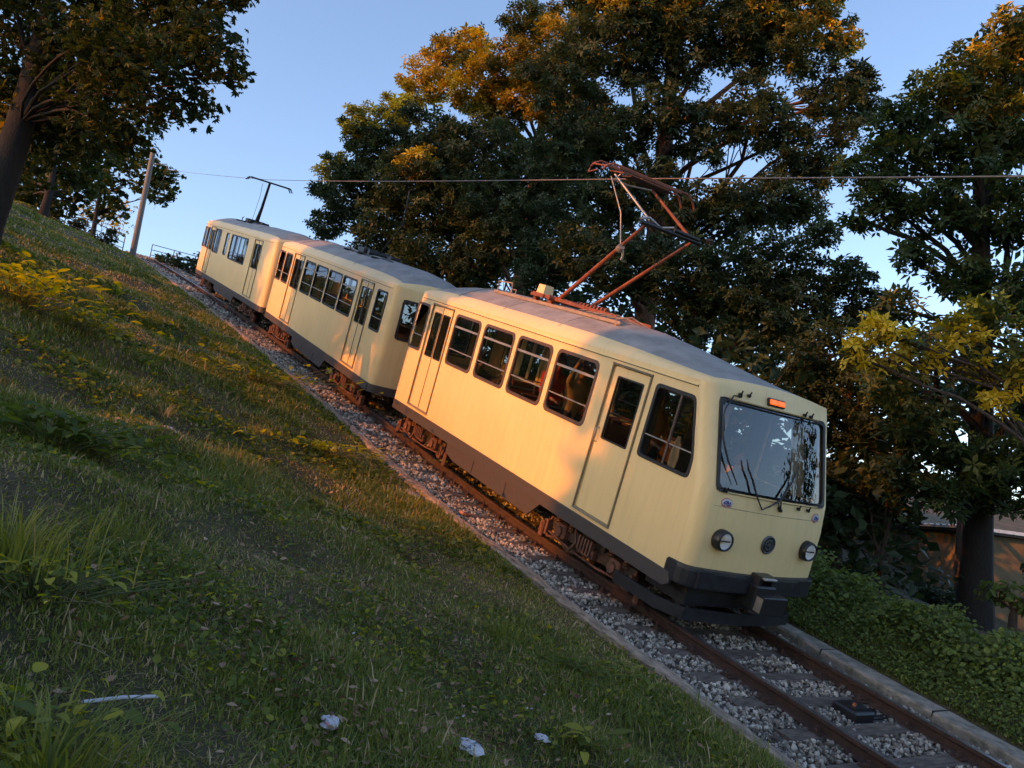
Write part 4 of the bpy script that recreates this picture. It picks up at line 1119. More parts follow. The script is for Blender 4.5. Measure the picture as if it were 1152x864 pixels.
def tree(name, label, cat, base, trunk_top, lobes, r_trunk, leaf=SPRIG, size=.16, dens=1.0, mat='leafA', bark='bark', tone=(.25, .55), gold=None, sub=9, flat=.75, group=None, clump=.24, fork=.35, seed=1, flare=1.35, cap=(.05, .045), dk=1.0):
    """base, trunk_top: world points; lobes: (centre, radius) in world; leaves sit in clumps at the branch ends"""
    global rng
    rng = np.random.default_rng(seed); random.seed(seed)
    base = Vector(base); top = Vector(trunk_top) - base
    root = empty(name, base); tag(root, label, cat, group)
    m = MB()
    n = 9; pts = []; rad = []
    sway = Vector((random.uniform(-1, 1), random.uniform(-1, 1), 0)) * top.length * .035
    for t in range(n + 1):
        q = t / n
        pts.append(top * q + sway * math.sin(PI * q * 1.5) + Vector((0, 0, -.35 * (t == 0))))
        rad.append(r_trunk * (1 - .62 * q) * (1 + (flare - 1) * math.exp(-q * 14)))
    m.tube(pts, rad, 12, 0)
    LP, LN, LT, LS = [], [], [], []
    for li, lb in enumerate(lobes):
        c, r = Vector(lb[0]) - base, lb[1]
        g = lb[2] if len(lb) > 2 else 0  # lobe tone lift
        q = max(fork, min(1.0, 1 - (r * .6 + max(0, (top.z - c.z))) / max(2, top.z)))
        q = min(1, max(fork, (c.z - r * .9) / max(1, top.z) - random.uniform(0, .22)))
        i0 = min(n - 1, int(q * n)); st = pts[i0].lerp(pts[i0 + 1], q * n - i0)
        rr0 = min(rad[i0] * .42, cap[0] + cap[1] * r)
        lp = limb(m, st, c, rr0, max(.02, rr0 * .35), .12, 6)
        K = int(sub * (1 + r * .45)); ends = []
        for k in range(K):
            # directions spread over the lobe
            z = 1 - 2 * (k + .5) / K; a = k * 2.39996 + random.random() * .6
            d = Vector((math.sqrt(1 - z * z) * math.cos(a), math.sqrt(1 - z * z) * math.sin(a), z * flat))
            e = c + d * r * random.uniform(.55, 1.02)
            s0 = lp[random.choice((3, 4, 5, 6))]
            if k % 2 == 0: limb(m, s0, e, max(.012, rr0 * .22), .008, .12, 4, 0, 5)
            ends.append(e)
        ends = np.array([tuple(e) for e in ends])
        nl = int(dens * DK * dk * 3.4 * PI * r * r / (size * size * 1.1))
        # leaves in clumps
        ci = rng.integers(0, len(ends), nl)
        sp = clump * r + .10
        d = rng.normal(size=(nl, 3)); d /= np.linalg.norm(d, axis=1, keepdims=True); d *= (rng.random((nl, 1)) ** .5) * np.array([1, 1, .62])
        wgt = rng.uniform(.7, 1.35, len(ends))[ci][:, None]
        pos = ends[ci] + d * sp * wgt
        nn = d * .55 + rng.normal(size=(nl, 3)) * .55 + np.array([0, 0, .75]); LN.append(nn)
        clt = rng.uniform(-.16, .16, len(ends))[ci]
        inner = rng.random(nl) < .22                                  # leaves deeper inside the lobe
        di = rng.normal(size=(nl, 3)); di /= np.linalg.norm(di, axis=1, keepdims=True)
        pos[inner] = (np.array(tuple(c)) + di * r * (rng.random((nl, 1)) ** .4) * .8)[inner]
        LT.append(np.clip(rng.uniform(*tone, nl) + clt + g * (rng.random(len(ends))[ci] < .8), 0, 1.1)); LS.append(size * rng.uniform(.65, 1.25, nl) * np.where(inner, 1.5, 1)); LP.append(pos)
    m.build('trunk', M[bark], root)
    Pp = np.vstack(LP); Nn = np.vstack(LN); tt = np.concatenate(LT); ss = np.concatenate(LS)
    V, F_ = replicate(leaf[0], leaf[1], Pp, frames(Nn), np.repeat(ss[:, None], 3, 1))
    fast_mesh('crown', V, F_, M[mat], tone=np.repeat(tt, len(leaf[0])), parent=root)
    return root
def L(u, v, d, rp, g=0): return (spot(u, v, d), rp / FPX * d, g)

# --- maple on the left, near
base = gp(-11.2, -7.55)
lob = [L(20, 45, 16, 75), L(95, 20, 15.5, 70), L(165, 10, 15, 62), L(225, 0, 14.5, 45), L(262, -25, 14, 45), L(215, 60, 14, 42), L(258, 82, 13.6, 26), L(225, 118, 13.8, 24), L(150, 75, 15, 55), L(85, 95, 15.5, 52),
       L(25, 130, 16, 45, .45), L(-40, 90, 16, 60, .3), L(180, 120, 14.6, 34), L(120, -70, 15, 90), L(10, -60, 16, 90), L(230, -90, 14, 60), L(-60, -20, 17, 90), L(-110, 60, 17, 80, .2), L(140, 150, 15, 34), L(60, 160, 16, 40), L(105, 150, 15.5, 40), L(195, 35, 14.5, 50), L(130, 60, 15.5, 60), L(50, 100, 16, 60), L(235, 45, 13.8, 44), L(20, 190, 17, 30), L(120, 88, 13.2, 44, .1), L(170, 62, 12.9, 42), L(112, 42, 13.2, 48, .1), L(100, 130, 13.6, 32), L(15, 130, 15.5, 30, .55)]
tree('maple_tree', 'big dark maple on the left edge with a leaning trunk and star-shaped leaves', 'tree', base, Vector(spot(75, -30, 16)), lob, .32, leaf=STAR, size=.18, dens=1.25, cap=(.016, .018), dk=1.2, bark='bark_dark', mat='leafM', tone=(.1, .62), sub=9, clump=.30, fork=.45, seed=5)

# --- small trees on the left skyline
for i, (tb, lobs, lab) in enumerate((
        ((-43, -6.2), [L(75, 185, 44, 38), L(40, 200, 46, 32), L(20, 170, 47, 38), L(105, 160, 44, 36), L(60, 140, 46, 40), L(50, 218, 45, 22), L(90, 212, 44, 24), L(78, 232, 44, 14), L(30, 222, 44, 20), L(62, 236, 43, 12)], 'small dark tree on the grass crest behind the maple trunk, left of the railing'),
        ((-57, -3.0), [L(135, 165, 57, 36), L(165, 195, 57, 26), L(180, 215, 57, 22), L(120, 210, 57, 26), L(150, 130, 57, 34), L(100, 195, 57, 26), L(130, 236, 57, 16), L(108, 238, 57, 14), L(190, 200, 57, 14)], 'dark tree on the crest behind the grey pole'),
        ((-60, -2.0), [L(118, 245, 62, 18, .5), L(135, 255, 62, 14, .5), L(140, 232, 62, 12, .4), L(98, 240, 62, 14, .4)], 'thin reddish-leaved bush far behind the crest railing'))):
    b = gp(*tb)
    tree('maple_tree' if i < 2 else 'young_tree', lab, 'tree', b, b + Vector((0, 0, 4.2 if i < 2 else 1.5)), lobs, .22 if i < 2 else .06, leaf=SIMPLE, size=.34 if i < 2 else .24, dens=1.7 if i < 2 else .35, mat='leafM' if i < 2 else 'leafG', tone=(.1, .6), sub=8, fork=.3, seed=20 + i, bark='bark_dark')

# --- behind the trams
def gbase(u, v, Y):
    """ground point at cross distance Y lying under the view line of (u, v)"""
    d = CAM_F + CAM_R * ((u - 576) / FPX) + CAM_D * ((v - 432) / FPX); s = (Y - CAM_C[1]) / d[1]; q = CAM_C + d * s
    return gp(q[0], Y)
b = gbase(560, 330, 11.5)
tree('oak_tree', 'round-crowned dark green oak at the left end of the tree belt, over the middle tram', 'tree', b, Vector(spot(565, 190, 30)),
     [L(392, 218, 30, 44), L(368, 252, 30, 24), L(420, 165, 30, 36, .15), L(405, 138, 30, 26, .75), L(378, 190, 30, 22, .6), L(450, 205, 29.5, 56), L(430, 260, 29, 42), L(495, 235, 29, 60), L(490, 165, 30, 52), L(550, 235, 28, 62), L(540, 175, 29, 50), L(600, 270, 27, 60),
      L(470, 290, 28, 40), L(530, 300, 27.5, 44), L(612, 200, 28, 60), L(446, 128, 31, 26, .7), L(470, 185, 28.5, 26, .7)], .42, leaf=SPRIG, size=.185, dens=.95, mat='leafA', tone=(.05, .5), seed=31)
b = gbase(628, 330, 14.5)
tree('oak_tree', 'tall tree with golden sunlit leaves, between the round oak and the tallest crown', 'tree', b, Vector(spot(600, 90, 34)),
     [L(478, 95, 34, 34, .55), L(500, 62, 34, 26, .6), L(530, 50, 34, 26, .6), L(535, 95, 33, 42, .5), L(580, 75, 33, 42, .35), L(590, 25, 33, 30), L(478, 185, 32.5, 30, .6), L(560, 130, 33, 42, .35), L(620, 100, 32, 52, .25), L(640, 40, 32, 46, .35), L(655, 150, 32, 50, .2)],
     .40, size=.19, dens=.9, mat='leafG', bark='barkred', tone=(.0, .32), seed=32)
b = gbase(748, 345, 10.5)
tree('oak_tree', 'tallest oak with reddish limbs behind the orange pantograph', 'tree', b, Vector(spot(775, -30, 25)),
     [L(650, 90, 25, 58), L(700, 40, 25, 58, .1), L(680, -20, 25, 60, .3), L(760, 60, 25, 50), L(745, 120, 23.5, 34), L(735, 200, 23.5, 34), L(770, 235, 23.2, 34), L(700, 215, 23.5, 36), L(740, -40, 25, 80, .5), L(700, 5, 24.5, 40, .55), L(760, 15, 24.5, 36, .5), L(830, 40, 25, 60, .12), L(840, -50, 25, 80, .5), L(850, 20, 24.3, 38, .5), L(890, 55, 24.5, 52, .35), L(915, -10, 24.5, 52, .5), L(945, 45, 24.3, 26, .65), L(935, 110, 24.5, 38), L(965, 92, 24.5, 28), L(978, 125, 24.5, 20), L(945, 150, 24.3, 28), L(925, 195, 24, 28), L(640, 170, 25, 52), L(700, 150, 24.5, 45), L(790, 150, 24, 45), L(850, 130, 24, 50), L(890, 170, 24, 42),
      L(660, 240, 24, 50), L(870, 225, 23.5, 44), L(820, 240, 23.5, 50), L(905, 235, 23.5, 26), L(600, -40, 26, 40, .3)], .42, size=.165, dens=.88, mat='leafA', bark='barkred', tone=(.05, .52), seed=33, fork=.25)
b = gbase(800, 400, 9.5)
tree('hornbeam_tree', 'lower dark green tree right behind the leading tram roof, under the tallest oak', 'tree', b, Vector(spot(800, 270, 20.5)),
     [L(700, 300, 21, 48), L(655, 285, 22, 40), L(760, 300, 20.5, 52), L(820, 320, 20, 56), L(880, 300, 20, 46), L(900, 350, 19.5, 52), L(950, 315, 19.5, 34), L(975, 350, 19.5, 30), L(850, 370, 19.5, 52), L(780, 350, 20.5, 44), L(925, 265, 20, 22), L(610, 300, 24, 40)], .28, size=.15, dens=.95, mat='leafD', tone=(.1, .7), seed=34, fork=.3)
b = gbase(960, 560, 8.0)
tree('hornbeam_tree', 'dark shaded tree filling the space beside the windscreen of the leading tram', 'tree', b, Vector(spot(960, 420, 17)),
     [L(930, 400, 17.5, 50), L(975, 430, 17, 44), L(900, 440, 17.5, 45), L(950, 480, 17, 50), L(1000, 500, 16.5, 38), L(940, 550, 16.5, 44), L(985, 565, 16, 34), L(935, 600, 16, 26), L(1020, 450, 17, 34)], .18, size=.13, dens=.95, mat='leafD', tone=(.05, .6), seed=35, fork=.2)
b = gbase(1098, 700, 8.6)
tree('chestnut_tree', 'large tree at the right edge whose dark trunk stands in front of the shed', 'tree', b, Vector(spot(1108, 120, 15.5)),
     [L(1090, 95, 15.5, 52, .3), L(1050, 110, 15.5, 34, .25), L(1135, 60, 15.5, 48, .45), L(1130, 120, 15, 30, .5), L(1030, 165, 15.5, 46), L(985, 180, 15.5, 28), L(1005, 135, 15.5, 28), L(955, 190, 15.5, 16), L(985, 215, 15.4, 28), L(1100, 170, 15.2, 56), L(1170, 130, 15, 70, .2), L(1000, 232, 15.3, 30), L(965, 250, 15.3, 16), L(1055, 235, 15.2, 42), L(1130, 245, 15, 52), L(1190, 240, 14.5, 60),
      L(1025, 290, 15, 26), L(1085, 315, 15, 36), L(1150, 330, 14.6, 48), L(1010, 345, 15, 28), L(1050, 390, 14.8, 44), L(1110, 420, 14.6, 44), L(1170, 440, 14.4, 50), L(1000, 430, 14.8, 36), L(1040, 480, 14.6, 44), L(1090, 530, 14.6, 46), L(1150, 520, 14.6, 46), L(1060, 560, 14.4, 28), L(1180, 560, 14.4, 34), L(1010, 540, 14.8, 32), L(1130, 562, 14.6, 26), L(1220, 360, 14, 80), L(1200, 40, 15, 80)],
     .27, size=.155, dens=.78, mat='leafR', tone=(.14, .68), seed=36, bark='bark_dark', fork=.22, clump=.27)
b = gbase(1200, 640, 5.6)
tree('chestnut_tree', 'young tree whose yellow-green leaf sprays hang in front of the right-hand crown', 'tree', b, Vector(spot(1190, 330, 12)),
     [L(985, 372, 12, 28, .6), L(1020, 385, 12, 24, .4), L(960, 400, 12, 20, .6), L(1000, 405, 12, 18, .5), L(1075, 372, 12, 26, .25), L(1110, 350, 12, 30, .05), L(1140, 380, 11.8, 28, .1), L(1100, 410, 12, 18, .5), L(1140, 425, 11.8, 24, .35), L(1120, 455, 11.8, 20, .35), L(1050, 405, 12, 16, .5), L(1180, 400, 11.5, 40, .1)],
     .09, size=.15, dens=.62, mat='leafR', tone=(.42, .9), seed=37, fork=.5, clump=.3)

# --- trees farther behind that close the gaps low down
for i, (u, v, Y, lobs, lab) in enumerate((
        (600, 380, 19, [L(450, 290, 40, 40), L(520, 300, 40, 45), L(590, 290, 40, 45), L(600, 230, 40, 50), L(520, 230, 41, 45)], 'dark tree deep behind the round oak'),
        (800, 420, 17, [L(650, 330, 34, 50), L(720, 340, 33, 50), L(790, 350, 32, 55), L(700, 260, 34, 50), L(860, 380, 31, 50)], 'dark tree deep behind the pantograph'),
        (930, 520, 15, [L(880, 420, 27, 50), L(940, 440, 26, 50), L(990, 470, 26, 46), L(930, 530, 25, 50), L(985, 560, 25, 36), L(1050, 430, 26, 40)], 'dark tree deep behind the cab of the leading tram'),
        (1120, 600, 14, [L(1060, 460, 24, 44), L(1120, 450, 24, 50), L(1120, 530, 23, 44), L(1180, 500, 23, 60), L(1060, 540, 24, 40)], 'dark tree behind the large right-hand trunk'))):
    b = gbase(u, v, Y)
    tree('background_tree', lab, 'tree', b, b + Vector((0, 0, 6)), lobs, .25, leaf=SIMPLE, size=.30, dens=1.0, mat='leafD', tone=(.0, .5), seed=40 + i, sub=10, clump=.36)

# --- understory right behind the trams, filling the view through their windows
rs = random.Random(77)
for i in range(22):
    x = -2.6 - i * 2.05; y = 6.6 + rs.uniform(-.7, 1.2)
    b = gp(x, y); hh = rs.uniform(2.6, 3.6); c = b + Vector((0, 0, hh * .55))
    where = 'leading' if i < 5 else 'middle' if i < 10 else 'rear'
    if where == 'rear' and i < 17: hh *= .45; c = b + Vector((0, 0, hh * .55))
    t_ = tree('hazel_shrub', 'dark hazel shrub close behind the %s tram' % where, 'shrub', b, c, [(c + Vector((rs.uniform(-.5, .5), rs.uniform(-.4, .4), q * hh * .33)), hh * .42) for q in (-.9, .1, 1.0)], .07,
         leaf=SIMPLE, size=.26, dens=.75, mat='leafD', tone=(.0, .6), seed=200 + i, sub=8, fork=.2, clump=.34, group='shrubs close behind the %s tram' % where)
# --- far line of trees beyond the bank downhill
for i in range(7):
    x = 4 + i * 5.5; y = 33 - i * 1.2; b = gp(x, y); c = b + Vector((0, 0, 4.2 + (i % 3)))
    tree('distant_tree', 'distant tree in the row far beyond the bank downhill', 'tree', b, c, [(c + Vector((rs.uniform(-2, 2), rs.uniform(-1, 1), q)), 2.4) for q in (-2.4, 0, 2)], .2, leaf=SIMPLE, size=.5, dens=.7, mat='leafA', tone=(.1, .6), seed=240 + i, sub=8, fork=.3, group='distant row of trees')
# --- downhill trees: behind the viewer's right, mirrored in the windscreen
for i, (x, y, h, r) in enumerate(((8.5, 16.5, 9, 3.0), (13.5, 14, 7, 2.8), (24, 12, 11, 3.8), (26, -6, 9, 3.0))):
    b = gp(x, y); c = b + Vector((0, 0, h * .62))
    lobs = [(c + Vector((random.uniform(-1, 1) * r * .6, random.uniform(-1, 1) * r * .6, (k - 2) * r * .45)), r * random.uniform(.6, .8)) for k in range(5)]
    tree('lime_tree', ['lime tree downhill beside the far kerb', 'taller lime tree farther down the line', 'tall lime tree at the foot of the line', 'lime tree downhill on the grass side'][i], 'tree', b, b + Vector((0, 0, h * .6)), lobs, .2, leaf=SIMPLE, size=.28, dens=.8, mat='leafA', tone=(.1, .6), seed=60 + i, sub=8, clump=.3)

# --- unseen trees and shrubs uphill-left, some added for shade: their crowns cut the low sun into patches
def screen(i, x, y, zlo, zhi, r, lab, n=9, dens=1.1, thin=.15):
    b = gp(x, y); lobs = []
    rs = random.Random(i)
    for k in range(n):
        z = zlo + (zhi - zlo) * (k + .5) / n
        c = Vector(T(x + rs.uniform(-.35, .35) * r * .6, y + rs.uniform(-.4, .4), z + 1.85)); lobs.append((c, r * rs.uniform(.8, 1.05)))
    topz = lobs[-1][0].z
    tree('beech_tree', lab, 'tree', b, (b.x + (lobs[-1][0].x - b.x) * .8, b.y, topz - .5), lobs, .22, leaf=SIMPLE, size=.6, dens=dens * 2.0, mat='leafA', tone=(.1, .6), seed=80 + i, sub=9, clump=.33, fork=.15)
SCREENS = []
YS = -32.0
FAR = [(-3.4, 'nearest the gap'), (1.6, 'second from the gap'), (6.8, 'third from the gap'), (12.2, 'fourth from the gap'), (17.8, 'fifth from the gap'), (23.6, 'last downhill')]
for i, (x, lab) in enumerate(FAR):
    screen(i, x - (.25 if i == 0 else 0), YS + (i % 2) * 1.2, 6.0, 20.3 if i == 0 else 22.0, 3.0 if i == 0 else 3.4, 'tall beech far behind the viewer, ' + lab, 10)
for i, (x, lab) in enumerate(((-.6, 'first of the rear row'), (4.4, 'second of the rear row'), (9.6, 'third of the rear row'), (15.2, 'fourth of the rear row'))):  # second row added to stop sun leaking through the first
    screen(20 + i, x, YS - 4.5, 8.0, 23.5, 3.2, 'added shade beech deep behind the viewer, ' + lab, 9)
screen(10, -19.15, YS, 4.5, 19.0, 2.3, 'tall beech uphill-left, between the two open gaps', 9)
screen(11, -27.7, YS, 5.0, 20, 2.8, 'tall beech uphill-left, beyond the narrow gap', 8)
screen(12, -32.6, YS - 1, 6.0, 20, 2.8, 'tall beech far uphill-left', 8)
screen(13, -41.3, YS, 5.0, 18, 3.6, 'tall beech on the crest far left', 7)
screen(30, -19.55, YS - 3.5, 7.0, 15.5, 2.2, 'added shade beech uphill-left in the rear row, between the two gaps', 5)  # extra beeches added to deepen the shade on the rear cars
screen(31, -28.5, YS - 3.5, 7.0, 14.5, 3.2, 'added shade beech uphill-left in the rear row, beyond the narrow gap', 5)
screen(32, -33.2, YS + 2.5, 7.0, 14.5, 2.6, 'added shade beech far uphill-left in the rear row', 5)
b = gp(-13.6, YS)  # slim caster added to keep the sun off the maple trunk
tree('trunk_shade_tree', 'slender unseen beech added uphill-left to shade the maple trunk', 'tree', b, b + Vector((1.5, 0, 12)), [(Vector(T(-13.8, YS, z + 1.85)), .5) for z in np.arange(7.2, 13.6, .45)], .2, leaf=SIMPLE, size=.25, dens=1.3, mat='leafA', tone=(.1, .6), seed=97, sub=8, fork=.5)
for i, (x, lab) in enumerate(((-12.6, 'low unseen shade bush added uphill-left of the maple, farther one'), (-10.4, 'low unseen shade bush added uphill-left of the maple, nearer one'))):
    b = gp(x, -12.0); c = Vector(T(x, -12, float(ground(x, -12)) + .65))  # unseen low bushes added to shade the grass below them
    tree('shade_bush', lab, 'bush', b, c, [(c + Vector((q, 0, .1)), .75) for q in (-.8, 0, .8)], .05, leaf=SIMPLE, size=.16, dens=1.1, mat='leafD', tone=(.1, .6), seed=130 + i, sub=8, fork=.2)
# wide canopy high over the open gap
b = gp(-15.4, YS - 2)
lobs = [(Vector(T(x, YS - 1.5, z + 1.85)), r) for x, z, r in ((-14.4, 17.2, 2.4), (-11.6, 17.6, 2.5), (-8.6, 17.3, 2.5), (-6.2, 17.6, 2.4), (-14, 18.8, 2.4), (-10.6, 19.0, 2.4), (-7.2, 18.8, 2.4), (-23, 18.5, 2.2), (-21.8, 17, 1.8))]
tree('beech_tree', 'spreading beech whose high crown bridges the open gap left of the viewer', 'tree', b, b + Vector((0, 0, 15)), lobs, .35, leaf=SIMPLE, size=.5, dens=1.4, mat='leafA', tone=(.1, .6), seed=95, sub=10, clump=.33, fork=.6)

# ================================================================== GRASS, WEEDS, GROUND COVER
rng = np.random.default_rng(3); random.seed(3)
def gnormal(X, Y, e=.05):
    a = (ground(X + e, Y) - ground(X - e, Y)) / (2 * e); b_ = (ground(X, Y + e) - ground(X, Y - e)) / (2 * e)
    n = np.stack([-a, -b_, np.ones_like(a)], -1); n /= np.linalg.norm(n, axis=1, keepdims=True)
    return n
UPT = np.array([-math.sin(TH), 0, math.cos(TH)])     # plumb line in the track frame
def field(X, Y, k, a, p): return np.sin(k * (X * math.cos(a) + Y * math.sin(a)) + p)
def patch(X, Y):
    """0..1: thin, dry patches versus lush grass"""
    v = .5 * field(X, Y, 1.3, .4, 1) + .4 * field(X, Y, 2.1, 2.0, .3) + .35 * field(X, Y, 3.7, 1.2, 2) + .3 * field(X, Y, 6.1, 2.7, 4) + .2 * field(X, Y, 11, .9, 1.7)
    return 1 / (1 + np.exp(-2.4 * v))
def blades(X, Y, h, w, tone, lean=.45, segs=3):
    """curved tapering blades; each is its own little strip"""
    n = len(X); Z = ground(X, Y) + crestz(X)
    az = rng.uniform(0, 2 * PI, n); l = rng.normal(lean, .28, n)
    dirn = np.stack([np.cos(az), np.sin(az), np.zeros(n)], -1)
    side = np.stack([-np.sin(az), np.cos(az), np.zeros(n)], -1)
    b0 = np.stack([X, Y, Z - .01], -1)
    V = np.zeros((n, 2 * segs + 1, 3))
    for s_ in range(segs + 1):
        t = s_ / segs
        c = b0 + UPT * (h * t * (1 - .35 * np.clip(l, 0, 1.3) * t))[:, None] + dirn * (h * l * t * t)[:, None]
        if s_ < segs:
            ww = w * (1 - .55 * t)
            V[:, 2 * s_] = c - side * ww[:, None] / 2; V[:, 2 * s_ + 1] = c + side * ww[:, None] / 2
        else: V[:, 2 * segs] = c
    K = 2 * segs + 1
    quad = [(2 * s_, 2 * s_ + 1, 2 * s_ + 3, 2 * s_ + 2) for s_ in range(segs - 1)] + [(2 * segs - 2, 2 * segs - 1, 2 * segs, 2 * segs)]
    F = np.array(quad)[None] + (np.arange(n) * K)[:, None, None]
    F = F.reshape(-1, 4)
    # split the tip (triangle) from the quads by making everything triangles
    q = F[F[:, 2] != F[:, 3]]; t3 = F[F[:, 2] == F[:, 3]][:, :3]
    T3 = np.vstack([q[:, [0, 1, 2]], q[:, [0, 2, 3]], t3])
    return TA(V.reshape(-1, 3)), T3, np.repeat(tone, K)
def sample_ground(n, x0, x1, y0, y1, near=3.2):
    """denser close to where people stand"""
    out = []
    while sum(len(o) for o in out) < n:
        X = rng.uniform(x0, x1, n * 2); Y = rng.uniform(y0, y1, n * 2)
        d = np.hypot(X - CAM_C[0], Y - CAM_C[1])
        k = rng.random(n * 2) < np.clip((near / np.maximum(d, near)) ** 1.5, 0, 1)
        # what stands left of or behind the viewer needs no grass
        k &= ((X - CAM_C[0]) * CAM_F[0] + (Y - CAM_C[1]) * CAM_F[1]) > -.5
        out.append(np.stack([X[k], Y[k]], -1))
    o = np.vstack(out)[:n]; return o[:, 0], o[:, 1]
VS, FS, TS = [], [], []; base_i = 0
def put(V, F_, t):
    global base_i
    VS.append(V); FS.append(F_ + base_i); TS.append(t); base_i += len(V)
for (n, x0, x1, y0, y1, near) in ((330000, -8, 5.5, -9.2, -.80, 4.2), (150000, -24, -8, -10.5, -.80, 12), (110000, -58, -24, -12, -.80, 30), (16000, -5, 6, -1.5, -.78, 6)):
    X, Y = sample_ground(n, x0, x1, y0, y1, near)
    d = np.hypot(X - CAM_C[0], Y - CAM_C[1]); lod = np.maximum(1, d / 5.0)
    pt = patch(X, Y)
    keep = rng.random(len(X)) < (.35 + .65 * pt); X, Y, d, lod, pt = X[keep], Y[keep], d[keep], lod[keep], pt[keep]
    h = rng.uniform(.025, .085, len(X)) * (.35 + 1.1 * pt ** 1.3) * np.minimum(lod, 2.0) ** .6
    tall = rng.random(len(X)) < .03; h[tall] *= 2.0
    w = rng.uniform(.0045, .0105, len(X)) * lod
    tone = rng.uniform(.1, .55, len(X)) + .12 * (1 - pt)
    dry = rng.random(len(X)) < (.06 + .30 * (1 - pt)); tone[dry] = rng.uniform(.72, 1.05, dry.sum())
    V, F_, t = blades(X, Y, h, w, tone, .55); put(V, F_, t)
# far bank
X, Y = rng.uniform(-12, 9, 60000), rng.uniform(2.70, 4.4, 60000)
d = np.hypot(X - CAM_C[0], Y - CAM_C[1]); V, F_, t = blades(X, Y, rng.uniform(.03, .10, len(X)), rng.uniform(.007, .012, len(X)) * np.maximum(1, d / 8), rng.uniform(.1, .5, len(X)), .5, 2); put(V, F_, t)
# matted thatch of dead blades under the green
X, Y = sample_ground(170000, -9, 5.5, -9.2, -.86, 4.4)
d = np.hypot(X - CAM_C[0], Y - CAM_C[1]); lod = np.maximum(1, d / 5)
V, F_, t = blades(X, Y, rng.uniform(.02, .045, len(X)) * lod ** .4, rng.uniform(.003, .008, len(X)) * lod, np.where(rng.random(len(X)) < .32, rng.uniform(.55, .95, len(X)), rng.uniform(0, .45, len(X))), 1.5, 2); put(V, F_, t)
# the unseen verge behind the trams
X, Y = rng.uniform(-50, -5, 12000), rng.uniform(2.75, 9, 12000)
V, F_, t = blades(X, Y, rng.uniform(.08, .25, len(X)), rng.uniform(.02, .04, len(X)), rng.uniform(.1, .5, len(X)), .5, 2); put(V, F_, t)
g = fast_mesh('grass', np.vstack(VS), np.vstack(FS), M['grass'], tone=np.concatenate(TS)); tag(g, 'short patchy green and straw-coloured grass on the slopes', 'grass', kind='stuff')

# low clover and small round leaves among the grass
n = 90000; X, Y = sample_ground(n, -16, 5.5, -9.2, -.85, 4.6)
k = (field(X, Y, 1.9, .2, 1) + field(X, Y, 3.3, 1.9, 2) + .6 * rng.normal(size=n)) > .25; X, Y = X[k], Y[k]; n = len(X)
d = np.hypot(X - CAM_C[0], Y - CAM_C[1])
Pp = TA(np.stack([X, Y, ground(X, Y) + rng.uniform(.012, .07, n)], -1))
HEXL = (np.array([(0, -.5, 0), (-.42, -.2, .08), (-.36, .28, .06), (0, .5, -.02), (.36, .28, .06), (.42, -.2, .08)]), [(0, 1, 2, 3), (0, 3, 4, 5)])
nn = TA(UPT[None])[0][None] + rng.normal(size=(n, 3)) * .45
V, F_ = replicate(HEXL[0], HEXL[1], Pp, frames(nn), np.repeat((rng.uniform(.014, .048, n) * np.maximum(1, d / 6))[:, None], 3, 1))
g = fast_mesh('ground_cover', V, F_, M['weed'], tone=np.repeat(rng.uniform(0, .85, n), 6)); tag(g, 'low clover and small round leaves among the grass', 'ground cover', kind='stuff')

# fallen leaves
n = 1500; X, Y = sample_ground(n, -12, 5.2, -8.8, -.85, 4.2)
cx = np.array([(2.35, -4.85, .35), (.2, -4.2, .5), (1.6, -5.3, .35), (-2, -3.2, .6), (.9, -3.0, .5), (-3.6, -2.6, .5), (2.2, -4.1, .4)])
j = rng.integers(0, len(cx), 1000); X = np.concatenate([X[:1500], cx[j, 0] + rng.normal(size=1000) * cx[j, 2]]); Y = np.concatenate([Y[:1500], cx[j, 1] + rng.normal(size=1000) * cx[j, 2]])
n = len(X); Pp = TA(np.stack([X, Y, ground(X, Y) + rng.uniform(.03, .075, n)], -1))
CURL = (np.array([(0, -.55, .04), (-.30, -.12, .16), (-.22, .32, .10), (0, .6, .0), (.22, .30, .14), (.32, -.1, .10), (0, 0, 0)]), [(0, 1, 6, 5), (1, 2, 6, 6), (2, 3, 4, 6), (4, 5, 6, 6)])
cf = [(0, 1, 6), (0, 6, 5), (1, 2, 6), (2, 3, 6), (3, 4, 6), (4, 5, 6)]
V, F_ = replicate(CURL[0], cf, Pp, frames(TA(UPT[None])[0][None] + rng.normal(size=(n, 3)) * .4), np.repeat(rng.uniform(.022, .060, n)[:, None], 3, 1))
g = fast_mesh('fallen_leaves', V, F_, M['litter'], tone=np.repeat(rng.uniform(0, 1, n), 7)); tag(g, 'scattered dry brown fallen leaves on the grass', 'leaf litter', kind='stuff')
# more on the far bank and by the kerb there
n = 160; X = rng.uniform(-.5, 3.8, n); Y = rng.normal(2.95, .14, n).clip(2.72, 3.4)
Pp = TA(np.stack([X, Y, ground(X, Y) + .03], -1))
V, F_ = replicate(CURL[0], cf, Pp, frames(TA(UPT[None])[0][None] + rng.normal(size=(n, 3)) * .4), np.repeat(rng.uniform(.02, .04, n)[:, None], 3, 1))
g = fast_mesh('fallen_leaves', V, F_, M['litter'], tone=np.repeat(rng.uniform(.2, 1, n), 7)); tag(g, 'dry yellow-brown leaves lying along the far concrete kerb', 'leaf litter', kind='stuff')
